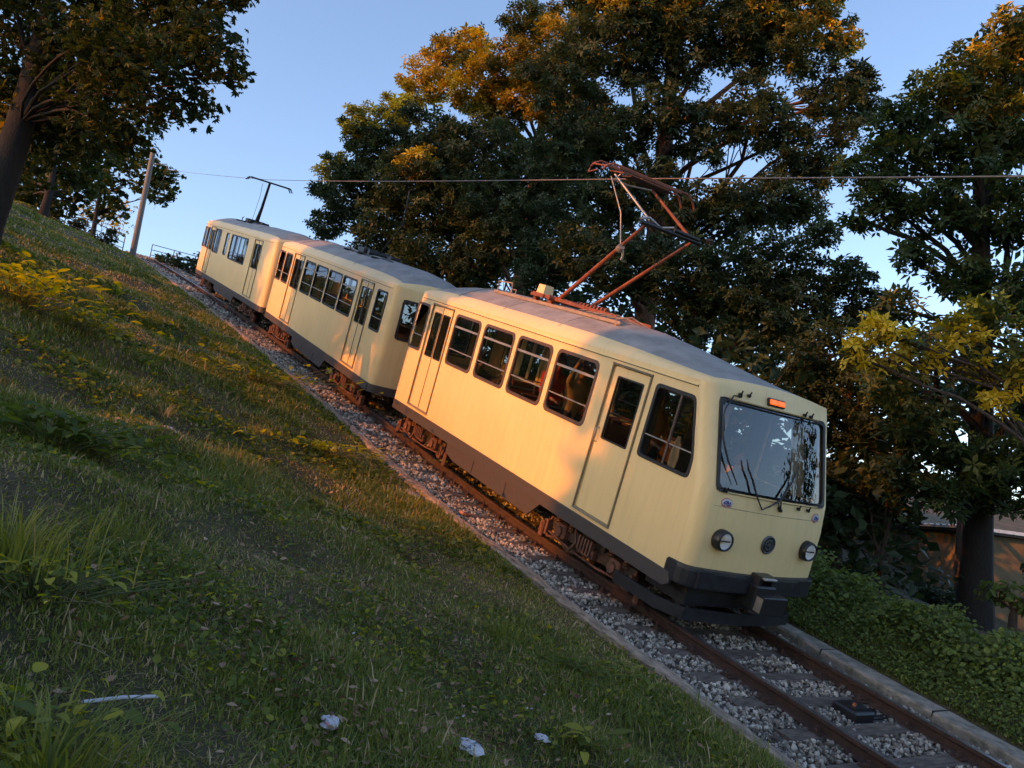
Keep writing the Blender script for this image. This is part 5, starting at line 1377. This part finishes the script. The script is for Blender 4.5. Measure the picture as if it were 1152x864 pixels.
# straw-like dead stems lying about
m = MB()
for _ in range(260):
    X_, Y_ = sample_ground(1, -6, 5.2, -8, -.9, 3.5); x, y = X_[0], Y_[0]; a = random.uniform(0, PI); l_ = random.uniform(.08, .34)
    p = [T(x + math.cos(a) * l_ * t, y + math.sin(a) * l_ * t, float(ground(x + math.cos(a) * l_ * t, y + math.sin(a) * l_ * t)) + .03 + .03 * math.sin(t * 3 + a)) for t in (0, .35, .7, 1)]
    m.tube(p, [.0022, .002, .0016, .0008], 4)
m_ = m.build('dead_stems', M['straw']); tag(m_, 'thin straw-coloured dead stems lying in the grass', 'dead grass', kind='stuff')

# ivy on the far bank
n = 36000; X = rng.uniform(-9, 10, n); Y = rng.normal(3.95, .50, n); k = (Y > 3.0) & (Y < 6.0); X, Y = X[k], Y[k]; n = len(X)
mound = .16 + .12 * np.sin(X * 2.1) + .08 * np.sin(X * 5.3 + 1) + .06 * np.sin(X * 9 + Y * 4)
Z = ground(X, Y) + rng.random(n) ** .6 * np.clip(mound + .12, .05, .5) * np.clip((Y - 2.9) / .6, .1, 1)
nn = TA(UPT[None])[0][None] + np.array([0, -.45, 0]) + rng.normal(size=(n, 3)) * .5
V, F_ = replicate(HEXL[0], HEXL[1], TA(np.stack([X, Y, Z], -1)), frames(nn), np.repeat(rng.uniform(.030, .085, n)[:, None], 3, 1))
g = fast_mesh('ivy', V, F_, M['ivy'], tone=np.repeat(rng.uniform(0, .7, n), 6)); tag(g, 'leafy green ground cover on the bank beyond the far kerb', 'ground cover', kind='stuff')

# small leaves between the far kerb and the ivy
n = 26000; X = rng.uniform(-4, 10, n); Y = 2.72 + 1.0 * rng.random(n) ** 1.3
Pp = TA(np.stack([X, Y, ground(X, Y) + rng.uniform(.01, .09, n)], -1)); nn = TA(UPT[None])[0][None] + np.array([0, -.3, 0]) + rng.normal(size=(n, 3)) * .5
V, F_ = replicate(HEXL[0], HEXL[1], Pp, frames(nn), np.repeat(rng.uniform(.018, .045, n)[:, None], 3, 1))
g = fast_mesh('ground_cover', V, F_, M['ivy'], tone=np.repeat(rng.uniform(0, .7, n), 6)); tag(g, 'small green leaves between the far kerb and the leafy bank', 'ground cover', kind='stuff')

# ---- individual plants
def plant(name, label, x, y, h, kind, n, mat='weed', tone=(.1, .7), size=.1, spread=.2, cat='plant'):
    b = T(x, y, float(ground(x, y) + crestz(x))); root = empty(name, b); tag(root, label, cat)
    up = Vector((0, 0, 1))
    if kind == 'grass':
        r_ = np.abs(rng.normal(size=n)) * spread * .5; a = rng.uniform(0, 2 * PI, n)
        segs = 5; V = np.zeros((n, 2 * segs + 1, 3)); az = a + rng.normal(size=n) * .5; l = rng.uniform(.25, 1.05, n); hh = h * rng.uniform(.5, 1.15, n); ww = rng.uniform(.004, .009, n) * (size / .1)
        for s_ in range(segs + 1):
            t = s_ / segs
            c = np.stack([r_ * np.cos(a) + np.cos(az) * hh * l * t * t, r_ * np.sin(a) + np.sin(az) * hh * l * t * t, hh * (t - .45 * l * t ** 3) - .01], -1)
            sd = np.stack([-np.sin(az), np.cos(az), 0 * az], -1) * (ww * (1 - t * .7) / 2)[:, None]
            if s_ < segs: V[:, 2 * s_] = c - sd; V[:, 2 * s_ + 1] = c + sd
            else: V[:, 2 * segs] = c
        K = 2 * segs + 1
        q = np.array([(2 * s_, 2 * s_ + 1, 2 * s_ + 3, 2 * s_ + 2) for s_ in range(segs - 1)])
        tri = np.vstack([q[:, [0, 1, 2]], q[:, [0, 2, 3]], [(2 * segs - 2, 2 * segs - 1, 2 * segs)]])
        F_ = (tri[None] + (np.arange(n) * K)[:, None, None]).reshape(-1, 3)
        fast_mesh('blades', V.reshape(-1, 3), F_, M[mat], tone=np.repeat(rng.uniform(*tone, n), K), parent=root)
    else:
        st = MB(); LV, LF, LTn = [], [], []; bi = 0
        # a curved, pointed leaf: midrib with folded halves
        for i in range(n):
            a = rng.uniform(0, 2 * PI); rad = abs(rng.normal()) * spread; hh = h * rng.uniform(.25, 1.0)
            tip = Vector((math.cos(a) * rad, math.sin(a) * rad, hh)); s0 = Vector((math.cos(a) * rad * .3, math.sin(a) * rad * .3, 0))
            if i % 2 == 0: st.tube([s0, s0.lerp(tip, .5) + Vector((0, 0, hh * .12)), tip], [.004, .003, .002], 4)
            ln = size * rng.uniform(.6, 1.35); wd = ln * rng.uniform(.5, .72); dr = rng.uniform(-.15, .7)
            d = Vector((math.cos(a + rng.normal() * .7), math.sin(a + rng.normal() * .7), 0)); sd = Vector((-d.y, d.x, rng.normal() * .25)).normalized()
            G = 5; vs = []
            for s_ in range(G + 1):
                t = s_ / G; w_ = wd * math.sin(PI * (t * .92 + .04)) ** .7 * (1 - .25 * t)
                c = tip + d * ln * t * (1 - .25 * dr * t) + Vector((0, 0, .25 * ln * t - dr * ln * t * t))
                vs += [c - sd * w_ / 2 + Vector((0, 0, .12 * w_)), c, c + sd * w_ / 2 + Vector((0, 0, .12 * w_))]
            for s_ in range(G):
                for q in (0, 1): LF.append([bi + s_ * 3 + q, bi + s_ * 3 + q + 1, bi + s_ * 3 + q + 4, bi + s_ * 3 + q + 3])
            LV += [tuple(v) for v in vs]; LTn += [rng.uniform(*tone)] * len(vs); bi += len(vs)
        st.build('stems', M['stem'], root)
        fast_mesh('leaves', np.array(LV), np.array(LF), M[mat], tone=np.array(LTn), parent=root, smooth=True)
    return root
plant('weed_clump', 'sunlit yellow-green broad-leaved weeds at the left edge of the picture', -7.6, -6.7, .62, 'leaf', 420, size=.15, spread=.72, tone=(.8, 1.12))  # yellow-green leaves, tone raised so the clump looks sunlit
plant('weed_clump', 'low leafy weeds catching the sun, right of the tall sunlit clump', -7.6, -5.9, .34, 'leaf', 220, size=.12, spread=.5, tone=(.55, 1.1))
plant('weed_clump', 'dark broad-leaved dock plants below the sunlit clump at the left edge', -1.4, -6.32, .32, 'leaf', 170, size=.15, spread=.36, tone=(.0, .55))
plant('weed_clump', 'broad-leaved dock with a torn yellow leaf, right of the darker dock plants', -1.6, -5.95, .24, 'leaf', 80, size=.14, spread=.25, tone=(.2, .85))
plant('grass_tuft', 'lush green grass tuft on the slope right of the dock plants', .6, -6.0, .34, 'grass', 170, mat='grass', tone=(.2, .5), size=.09, spread=.4)
plant('grass_tuft', 'long arching grass in the lower left corner', 3.45, -6.42, .44, 'grass', 240, mat='grass', tone=(.25, .62), size=.17, spread=.42)
plant('grass_tuft', 'long pale grass at the left edge above the white stick', 1.6, -6.55, .44, 'grass', 260, mat='grass', tone=(.3, .75), size=.12, spread=.5)
plant('weed_clump', 'leafy weeds in the lower left corner under the arching grass', 3.1, -6.62, .20, 'leaf', 220, size=.07, spread=.30, tone=(.4, 1.0))
plant('weed_clump', 'small-leaved weeds at the left edge beside the white stick', 1.9, -6.45, .18, 'leaf', 240, size=.06, spread=.34, tone=(.4, 1.0))
plant('grass_tuft', 'long grass tuft beside the near kerb in the middle of the slope', .35, -2.6, .30, 'grass', 110, mat='grass', tone=(.2, .5), size=.10, spread=.35)
plant('weed_clump', 'leafy weed patch between the long tuft and the near kerb', .9, -2.2, .16, 'leaf', 130, size=.09, spread=.32, tone=(.2, .7))
plant('weed_clump', 'light green broad-leaved plant at the bottom, right of the crumpled papers', 2.3, -3.1, .12, 'leaf', 16, size=.11, spread=.09, tone=(.5, .95))
plant('weed_clump', 'small light green weed at the bottom beside the near kerb', 2.35, -1.75, .08, 'leaf', 12, size=.06, spread=.08, tone=(.5, .95))
plant('weed_clump', 'sunlit weeds along the near kerb beside the leading tram rear', -6.3, -2.2, .20, 'leaf', 220, size=.12, spread=.8, tone=(.6, 1.1))  # leaf tone raised to carry the sunlight
plant('weed_clump', 'bushy green weeds on the slope below the middle tram', -9.5, -2.6, .26, 'leaf', 260, size=.14, spread=1.0, tone=(.3, 1.0))
plant('grass_tuft', 'straw-yellow grass tuft lit by the sun in the middle of the slope', -6.2, -3.4, .26, 'grass', 90, mat='grass', tone=(.5, .85), size=.12, spread=.4)
plant('grass_tuft', 'pale dry grass stems left of the small white scrap', -4.9, -4.9, .30, 'grass', 34, mat='grass', tone=(.75, 1.0), size=.10, spread=.3)
# ================================================================== LITTER, SHED, FAR SHRUBS, PEOPLE
def crumple(name, x, y, r, lab, mat, squash=.6, seed=0, stretch=1.0, rz=0):
    rs = random.Random(seed); m = MB()
    K, G = 16, 10; rows = []
    for i in range(G + 1):
        th = PI * i / G
        rows.append([Vector((math.sin(th) * math.cos(2 * PI * (k % K) / K) * stretch, math.sin(th) * math.sin(2 * PI * (k % K) / K), math.cos(th) * squash)) for k in range(K + 1)])
    for i in range(G + 1):
        for k in range(K):
            f = 1 + rs.uniform(-.22, .16) + .10 * math.sin(2 * k * 2 * PI / K + i * 1.7 + seed); rows[i][k] = rows[i][k] * f * r
        rows[i][K] = rows[i][0].copy()
    m.grid(rows, lambda i, k: 1 if (len(mat) > 1 and rs.random() < .10) else 0, False)
    o = m.build(name, mat)
    R = (TM.to_3x3() @ Matrix.Rotation(rz, 3, 'Z')).to_4x4(); R.translation = T(x, y, float(ground(x, y)) + r * squash * .75 + .03); o.matrix_world = R
    return tag(o, lab, 'litter')
PW = [M['paper'], M['paper_print']]
crumple('crumpled_paper', 2.47, -5.02, .050, 'crumpled white paper with pink print, leftmost on the lower slope', [M['paper'], M['paper_pink']], .7, 1)
crumple('crumpled_paper', 2.66, -4.25, .058, 'crumpled grey-printed paper at the bottom edge, largest of the scraps', PW, .45, 2, 1.4, .5)
crumple('crumpled_paper', 2.21, -3.40, .036, 'small crumpled printed paper beside the light green broad-leaved plant', PW, .5, 3, 1.5, .8)
crumple('crumpled_paper', -4.16, -4.96, .11, 'white paper scrap farther up the slope by the dry stems', [M['paper']], .45, 4, 1.3)
crumple('crumpled_paper', .55, 4.1, .09, 'white scrap lying on the leafy bank beyond the far kerb', [M['paper']], .6, 5)
m = MB()
a = Vector((2.83, -6.27)); b_ = Vector((2.72, -5.96))
m.tube([T(a.x, a.y, float(ground(*a)) + .115), T((a.x + b_.x) / 2, (a.y + b_.y) / 2, float(ground(*((a + b_) / 2))) + .115), T(b_.x, b_.y, float(ground(*b_)) + .10)], .0085, 8)
tag(m.build('white_stick', M['paper']), 'straight white stick lying in the grass at the lower left', 'stick')
# daisies
fl = MB()
for (x, y) in ((2.0, -3.95), (1.8, -3.75), (.6, -2.55), (1.55, -2.9), (2.5, -2.9), (1.2, -4.4), (.3, -4.1), (.8, -1.9), (1.9, -3.3), (2.55, -3.1), (-.5, -4.5), (1.7, -1.5), (1.4, -5.4), (1.0, -5.6)):
    for k in range(random.choice((1, 1, 2))):
        p = T(x + random.uniform(-.05, .05), y + random.uniform(-.05, .05), float(ground(x, y)) + .05)
        B = rot_basis((random.uniform(-.4, .4), random.uniform(-.8, 0), 1))
        for q in range(7):
            aa = q * 2 * PI / 7; c, s_ = math.cos(aa), math.sin(aa)
            fl.add([p + B @ Vector(v) for v in ((0, 0, 0), (c * .009 - s_ * .003, s_ * .009 + c * .003, .002), (c * .013, s_ * .013, .004), (c * .009 + s_ * .003, s_ * .009 - c * .003, .002))], [(0, 1, 2, 3)])
tag(fl.build('daisies', M['petal']), 'tiny white and pinkish clover flowers dotted in the grass', 'flowers', kind='stuff')

# shed beyond the right-hand trunk
def shed():
    c = Vector(spot(1075, 650, 26)); c.z -= 1.3
    root = empty('shed', c, Matrix.Rotation(math.radians(-28), 3, 'Z')); tag(root, 'low ochre shed with a pale flat roof behind the right-hand trunk', 'shed')
    m = MB(); m.box((0, 0, 1.1), (6.6, 3.6, 3.0)); m.build('wall', M['ochre'], root)
    m = MB()
    m.box((0, 0, 2.72), (7.1, 4.2, .07)); m.box((0, 0, 2.65), (7.0, 4.1, .07), 1)
    for i in range(24): m.box((-3.4 + i * .295, 0, 2.765), (.10, 4.2, .025))
    m.build('roof', [M['zinc'], M['black']], root)
    for x in (-2.6, -.3, 2.0):
        m = MB(); m.box((x, -1.83, 1.2), (1.9, .06, 2.1)); m.build('panel', M['ochre2'], root)
    for x in (-3.2, -1.45, .85, 3.1):
        m = MB(); m.box((x, -1.86, 1.2), (.10, .12, 2.9)); m.build('post', M['ochre2'], root)
shed()
rng = np.random.default_rng(9); random.seed(9)
def bush(lab, u, v, d, rp, seed, mat='leafD'):
    c = Vector(spot(u, v, d)); r = rp / FPX * d
    b = Vector((c.x, c.y, c.z - r * 1.0))
    lobs = [(c + Vector((random.uniform(-1, 1) * r, random.uniform(-1, 1) * r * .6, random.uniform(-.5, .3) * r)), r * random.uniform(.6, .85)) for _ in range(4)]
    tree('bush', lab, 'bush', b, c, lobs, .06, leaf=SIMPLE, size=max(.13, d * .006), dens=.9, mat=mat, tone=(0, .55), seed=seed, sub=8, fork=.3)
bush('dark bush in front of the shed, left part', 1035, 668, 19, 26, 101)
bush('dark bush in front of the shed, beside the trunk', 1068, 672, 18.5, 24, 102)
bush('dark bush between the far bank and the white glimpse of sky', 955, 640, 17, 26, 103)
bush('leafy bush at the right edge beside the trunk', 1140, 672, 13, 22, 104, 'ivy')
bush('bush behind the far bank right of the trunk', 1175, 650, 15, 30, 105)

for i, (u, v, r_, lab) in enumerate(((28, 226, 13, 'dark bush on the left crest, nearest the maple trunk'), (58, 238, 12, 'second dark bush along the left crest'), (88, 250, 11, 'third dark bush along the left crest'), (118, 264, 11, 'fourth dark bush along the left crest, nearest the pole'))):
    bush(lab, u, v, 50, r_, 140 + i)
bush('low dark bush on the crest right beside the head of the rails', 186, 291, 54, 11, 106)
bush('dark bush on the crest behind the rear end of the rear tram', 206, 296, 53, 17, 107)
bush('dark bush on the crest half hidden by the rear tram', 226, 303, 50, 20, 108)
# ------------------------------------------------------------------ people (skin-modifier bodies)
def person(root_loc, R, label, shirt, pose='sit', hair='hair_dark', lean=0, arm=None):
    """local frame: x forward, y left, z up; seat hips at z=.50 above the feet"""
    J = {}
    if pose == 'sit':
        J = dict(pel=(0, 0, .50), sp=(-.03 + lean * .3, 0, .68), ch=(-.02 + lean * .6, 0, .88), nk=(0 + lean * .8, 0, 1.04), hd=(.03 + lean, 0, 1.15), tp=(.03 + lean, 0, 1.24),
                 kl=(.42, .11, .52), kr=(.42, -.11, .52), al=(.44, .12, .10), ar=(.44, -.12, .10), tl=(.60, .13, .04), tr=(.60, -.13, .04), hl=(.05, .10, .50), hr=(.05, -.10, .50))
    else:
        J = dict(pel=(0, 0, .92), sp=(0, 0, 1.10), ch=(.01, 0, 1.32), nk=(.02, 0, 1.48), hd=(.05, 0, 1.60), tp=(.05, 0, 1.69),
                 kl=(.03, .11, .50), kr=(.03, -.11, .50), al=(-.01, .12, .09), ar=(-.01, -.12, .09), tl=(.14, .13, .03), tr=(.14, -.13, .03), hl=(0, .10, .90), hr=(0, -.10, .90))
    c = Vector(J['ch'])
    J['sl'] = tuple(c + Vector((0, .18, .06))); J['sr'] = tuple(c + Vector((0, -.18, .06)))
    el = c + Vector((.06, .24, -.22)); er = c + Vector((.06, -.24, -.22))
    wl = c + Vector((.28, .16, -.26)); wr = c + Vector((.28, -.16, -.26))
    if arm == 'up': er = c + Vector((.10, -.26, .16)); wr = c + Vector((.14, -.20, .42))
    J['el'] = tuple(el); J['er'] = tuple(er); J['wl'] = tuple(wl); J['wr'] = tuple(wr)
    E_ = [('pel', 'sp'), ('sp', 'ch'), ('ch', 'nk'), ('nk', 'hd'), ('hd', 'tp'), ('ch', 'sl'), ('sl', 'el'), ('el', 'wl'), ('ch', 'sr'), ('sr', 'er'), ('er', 'wr'),
          ('pel', 'hl'), ('hl', 'kl'), ('kl', 'al'), ('al', 'tl'), ('pel', 'hr'), ('hr', 'kr'), ('kr', 'ar'), ('ar', 'tr')]
    RAD = dict(pel=(.13, .15), sp=(.11, .14), ch=(.12, .15), nk=(.055, .055), hd=(.095, .085), tp=(.075, .07), sl=(.06, .06), sr=(.06, .06), el=(.042, .042), er=(.042, .042), wl=(.028, .03), wr=(.028, .03),
               hl=(.09, .09), hr=(.09, .09), kl=(.062, .062), kr=(.062, .062), al=(.042, .042), ar=(.042, .042), tl=(.035, .04), tr=(.035, .04))
    names = list(J); verts = [J[n_] for n_ in names]; ed = [(names.index(a), names.index(b)) for a, b in E_]; rads = [RAD[n_] for n_ in names]
    # hands: palm plus five unequal, slightly curled fingers
    for w_, e_ in (('wl', 'el'), ('wr', 'er')):
        p = Vector(J[w_]); d = (p - Vector(J[e_])).normalized(); s_ = d.cross(Vector((0, 0, 1))).normalized(); u_ = s_.cross(d)
        palm = p + d * .055; ip = len(verts); verts.append(tuple(palm)); rads.append((.030, .020)); ed.append((names.index(w_), ip))
        for q, ln in ((-.030, .062), (-.010, .075), (.010, .070), (.029, .055)):
            a = palm + d * .03 + s_ * q; b2 = a + d * ln * .55 - u_ * .006; c2 = b2 + d * ln * .4 - u_ * .022
            k = len(verts); verts += [tuple(a), tuple(b2), tuple(c2)]; rads += [(.0095, .0095), (.0085, .0085), (.007, .007)]; ed += [(ip, k), (k, k + 1), (k + 1, k + 2)]
        a = palm - d * .01 + s_ * (.034 if w_ == 'wr' else -.034); b2 = a + d * .03 + s_ * (.016 if w_ == 'wr' else -.016) - u_ * .01
        k = len(verts); verts += [tuple(a), tuple(b2)]; rads += [(.011, .011), (.008, .008)]; ed += [(ip, k), (k, k + 1)]
    me = bpy.data.meshes.new('t'); me.from_pydata(verts, ed, []); o = bpy.data.objects.new('t', me); COL.objects.link(o)
    md = o.modifiers.new('s', 'SKIN'); md.use_smooth_shade = True
    sv = me.skin_vertices[0].data
    for i, r_ in enumerate(rads): sv[i].radius = r_; sv[i].use_root = (i == 0)
    s2 = o.modifiers.new('d', 'SUBSURF'); s2.levels = 1; s2.render_levels = 1
    dg = bpy.context.evaluated_depsgraph_get(); mesh = bpy.data.meshes.new_from_object(o.evaluated_get(dg)); bpy.data.objects.remove(o)
    mesh.name = 'person'
    for mt in (M['skin'], shirt, M['trousers'], M['black']): mesh.materials.append(mt)
    hd = Vector(J['hd']); nk = Vector(J['nk']); wz = [Vector(J['wl']), Vector(J['wr'])]
    for pl in mesh.polygons:
        q = pl.center; mi_ = 1
        if q.z > nk.z + .015 and (q - hd).length < .22: mi_ = 0
        elif min((q - w_).length for w_ in wz) < .16 and min((q - w_).dot((w_ - Vector(J[e_])).normalized()) for w_, e_ in zip(wz, ('el', 'er'))) > -9 and any((q - w_).dot((w_ - Vector(J[e_])).normalized()) > 0 and (q - w_).length < .16 for w_, e_ in zip(wz, ('el', 'er'))): mi_ = 0
        elif q.z < J['pel'][2] + .06: mi_ = 3 if (q.z < .12 if pose == 'sit' else q.z < .1) else 2
        pl.material_index = mi_; pl.use_smooth = True
    for v in mesh.vertices:                                  # nose, brow and chin
        d = v.co - hd
        if d.x > .06 and abs(d.y) < .022 and -.045 < d.z < .015: v.co.x += .022
        if d.x > .05 and abs(d.y) < .03 and -.11 < d.z < -.07: v.co.x += .012
    o = bpy.data.objects.new('person', mesh); COL.objects.link(o); tag(o, label, 'person')
    m = MB()
    for sy in (-1, 1):
        p = hd + Vector((.088, sy * .032, .012)); m.add([p + Vector((0, -.011, 0)), p + Vector((.004, 0, -.006)), p + Vector((0, .011, 0)), p + Vector((.004, 0, .006))], [(0, 1, 2, 3)])
    p = hd + Vector((.088, 0, -.058)); m.add([p + Vector((0, -.02, 0)), p + Vector((.006, 0, -.005)), p + Vector((0, .02, 0)), p + Vector((.006, 0, .004))], [(0, 1, 2, 3)])
    m.build('face_features', M['hair_dark'], o)
    m = MB(); G = 8; rows = []
    cc = hd + Vector((-.012, 0, .035))
    for i in range(G + 1):
        th = PI * .62 * i / G; rows.append([cc + Vector((math.sin(th) * math.cos(a) * .112 - (.012 if math.cos(a) > .3 else 0), math.sin(th) * math.sin(a) * .098, math.cos(th) * .118)) for a in np.linspace(.75, 2 * PI - .75, 15)])
    m.grid(rows, 0, True); m.build('hair', M[hair], o)
    Rm = R.to_4x4(); Rm.translation = root_loc; o.matrix_world = Rm
    return o
Rt = TM.to_3x3()
def seat_person(q, y, label, shirt, hair='hair_dark', face=1, **k):
    """q metres behind the front of the leading car, on the seat"""
    p = T(-q, 1.1 + y, -.5 + .83 + (0 if k.get('pose') == 'stand' else -.02))
    return person(p, Rt @ Matrix.Rotation(0 if face > 0 else PI, 3, 'Z'), label, shirt, hair=hair, **k)
seat_person(4.60, -.55, 'passenger in a bright red top standing at the third large window', M['cloth_red'], pose='stand')
seat_person(3.85, -.62, 'passenger in an ochre coat holding on at the fourth large window', M['cloth_ochre'], pose='stand', arm='up')
seat_person(6.95, -.60, 'passenger in a dark olive jacket seated at the first large window', M['cloth_olive'])
seat_person(6.15, -.55, 'passenger in a brown jacket seated at the second large window', M['cloth_brown'], 'hair_light')
seat_person(2.12, -.55, 'passenger in a rust-orange jacket standing behind the front door', M['cloth_rust'], pose='stand')
seat_person(1.12, .12, 'driver in a light shirt behind the windscreen', M['cloth_pale'], 'hair_red', pose='sit', lean=.04)
# ================================================================== LIGHT, SKY, CAMERA
A_, E_ = math.radians(SUN_A), math.radians(SUN_E)
sd = Vector(TN @ np.array([-math.sin(A_) * math.cos(E_), -math.cos(A_) * math.cos(E_), math.sin(E_)]))
elev = math.asin(sd.z); azim = math.atan2(sd.x, sd.y)
W = bpy.data.worlds.new('World'); S.world = W; W.use_nodes = True
nt = W.node_tree; bg = nt.nodes['Background']
sky = nt.nodes.new('ShaderNodeTexSky'); sky.sky_type = 'NISHITA'; sky.sun_disc = False
sky.sun_elevation = elev; sky.sun_rotation = azim; sky.air_density = 1.0; sky.dust_density = 1.2; sky.ozone_density = 1.6; sky.altitude = 200
hz = nt.nodes.new('ShaderNodeMix'); hz.data_type = 'RGBA'; hz.blend_type = 'MULTIPLY'; hz.inputs[0].default_value = 1
hz.inputs[7].default_value = (.86, .825, .85, 1)
nt.links.new(sky.outputs[0], hz.inputs[6]); nt.links.new(hz.outputs[2], bg.inputs[0]); bg.inputs[1].default_value = SKY_S
ld = bpy.data.lights.new('sun', 'SUN'); ld.energy = SUN_S; ld.angle = math.radians(.55); ld.color = SUN_C
lo = bpy.data.objects.new('sun', ld); COL.objects.link(lo); lo.rotation_euler = sd.to_track_quat('Z', 'Y').to_euler()
lo.location = sd * 60
cam = bpy.data.cameras.new('camera'); co = bpy.data.objects.new('camera', cam); COL.objects.link(co); S.camera = co
cam.sensor_width = 36; cam.lens = FPX / 1152 * 36; cam.clip_end = 6000; cam.clip_start = .05
r, u, f = Vector(TN @ CAM_R), Vector(TN @ -CAM_D), Vector(TN @ CAM_F)
mw = Matrix(((r.x, u.x, -f.x, 0), (r.y, u.y, -f.y, 0), (r.z, u.z, -f.z, 0), (0, 0, 0, 1)))
mw.translation = T(*CAM_C); co.matrix_world = mw
S.view_settings.view_transform = 'Standard'; S.view_settings.look = 'None'; S.view_settings.exposure = EXPO; S.view_settings.gamma = 1
S.render.resolution_x = 1024; S.render.resolution_y = 768
S.render.engine = 'CYCLES'
S.cycles.max_bounces = 8; S.cycles.transparent_max_bounces = 16; S.cycles.diffuse_bounces = 3; S.cycles.glossy_bounces = 4
S.cycles.use_denoising = True
S.cycles.sample_clamp_indirect = 4
print('sun elevation', math.degrees(elev), 'rot', math.degrees(azim))
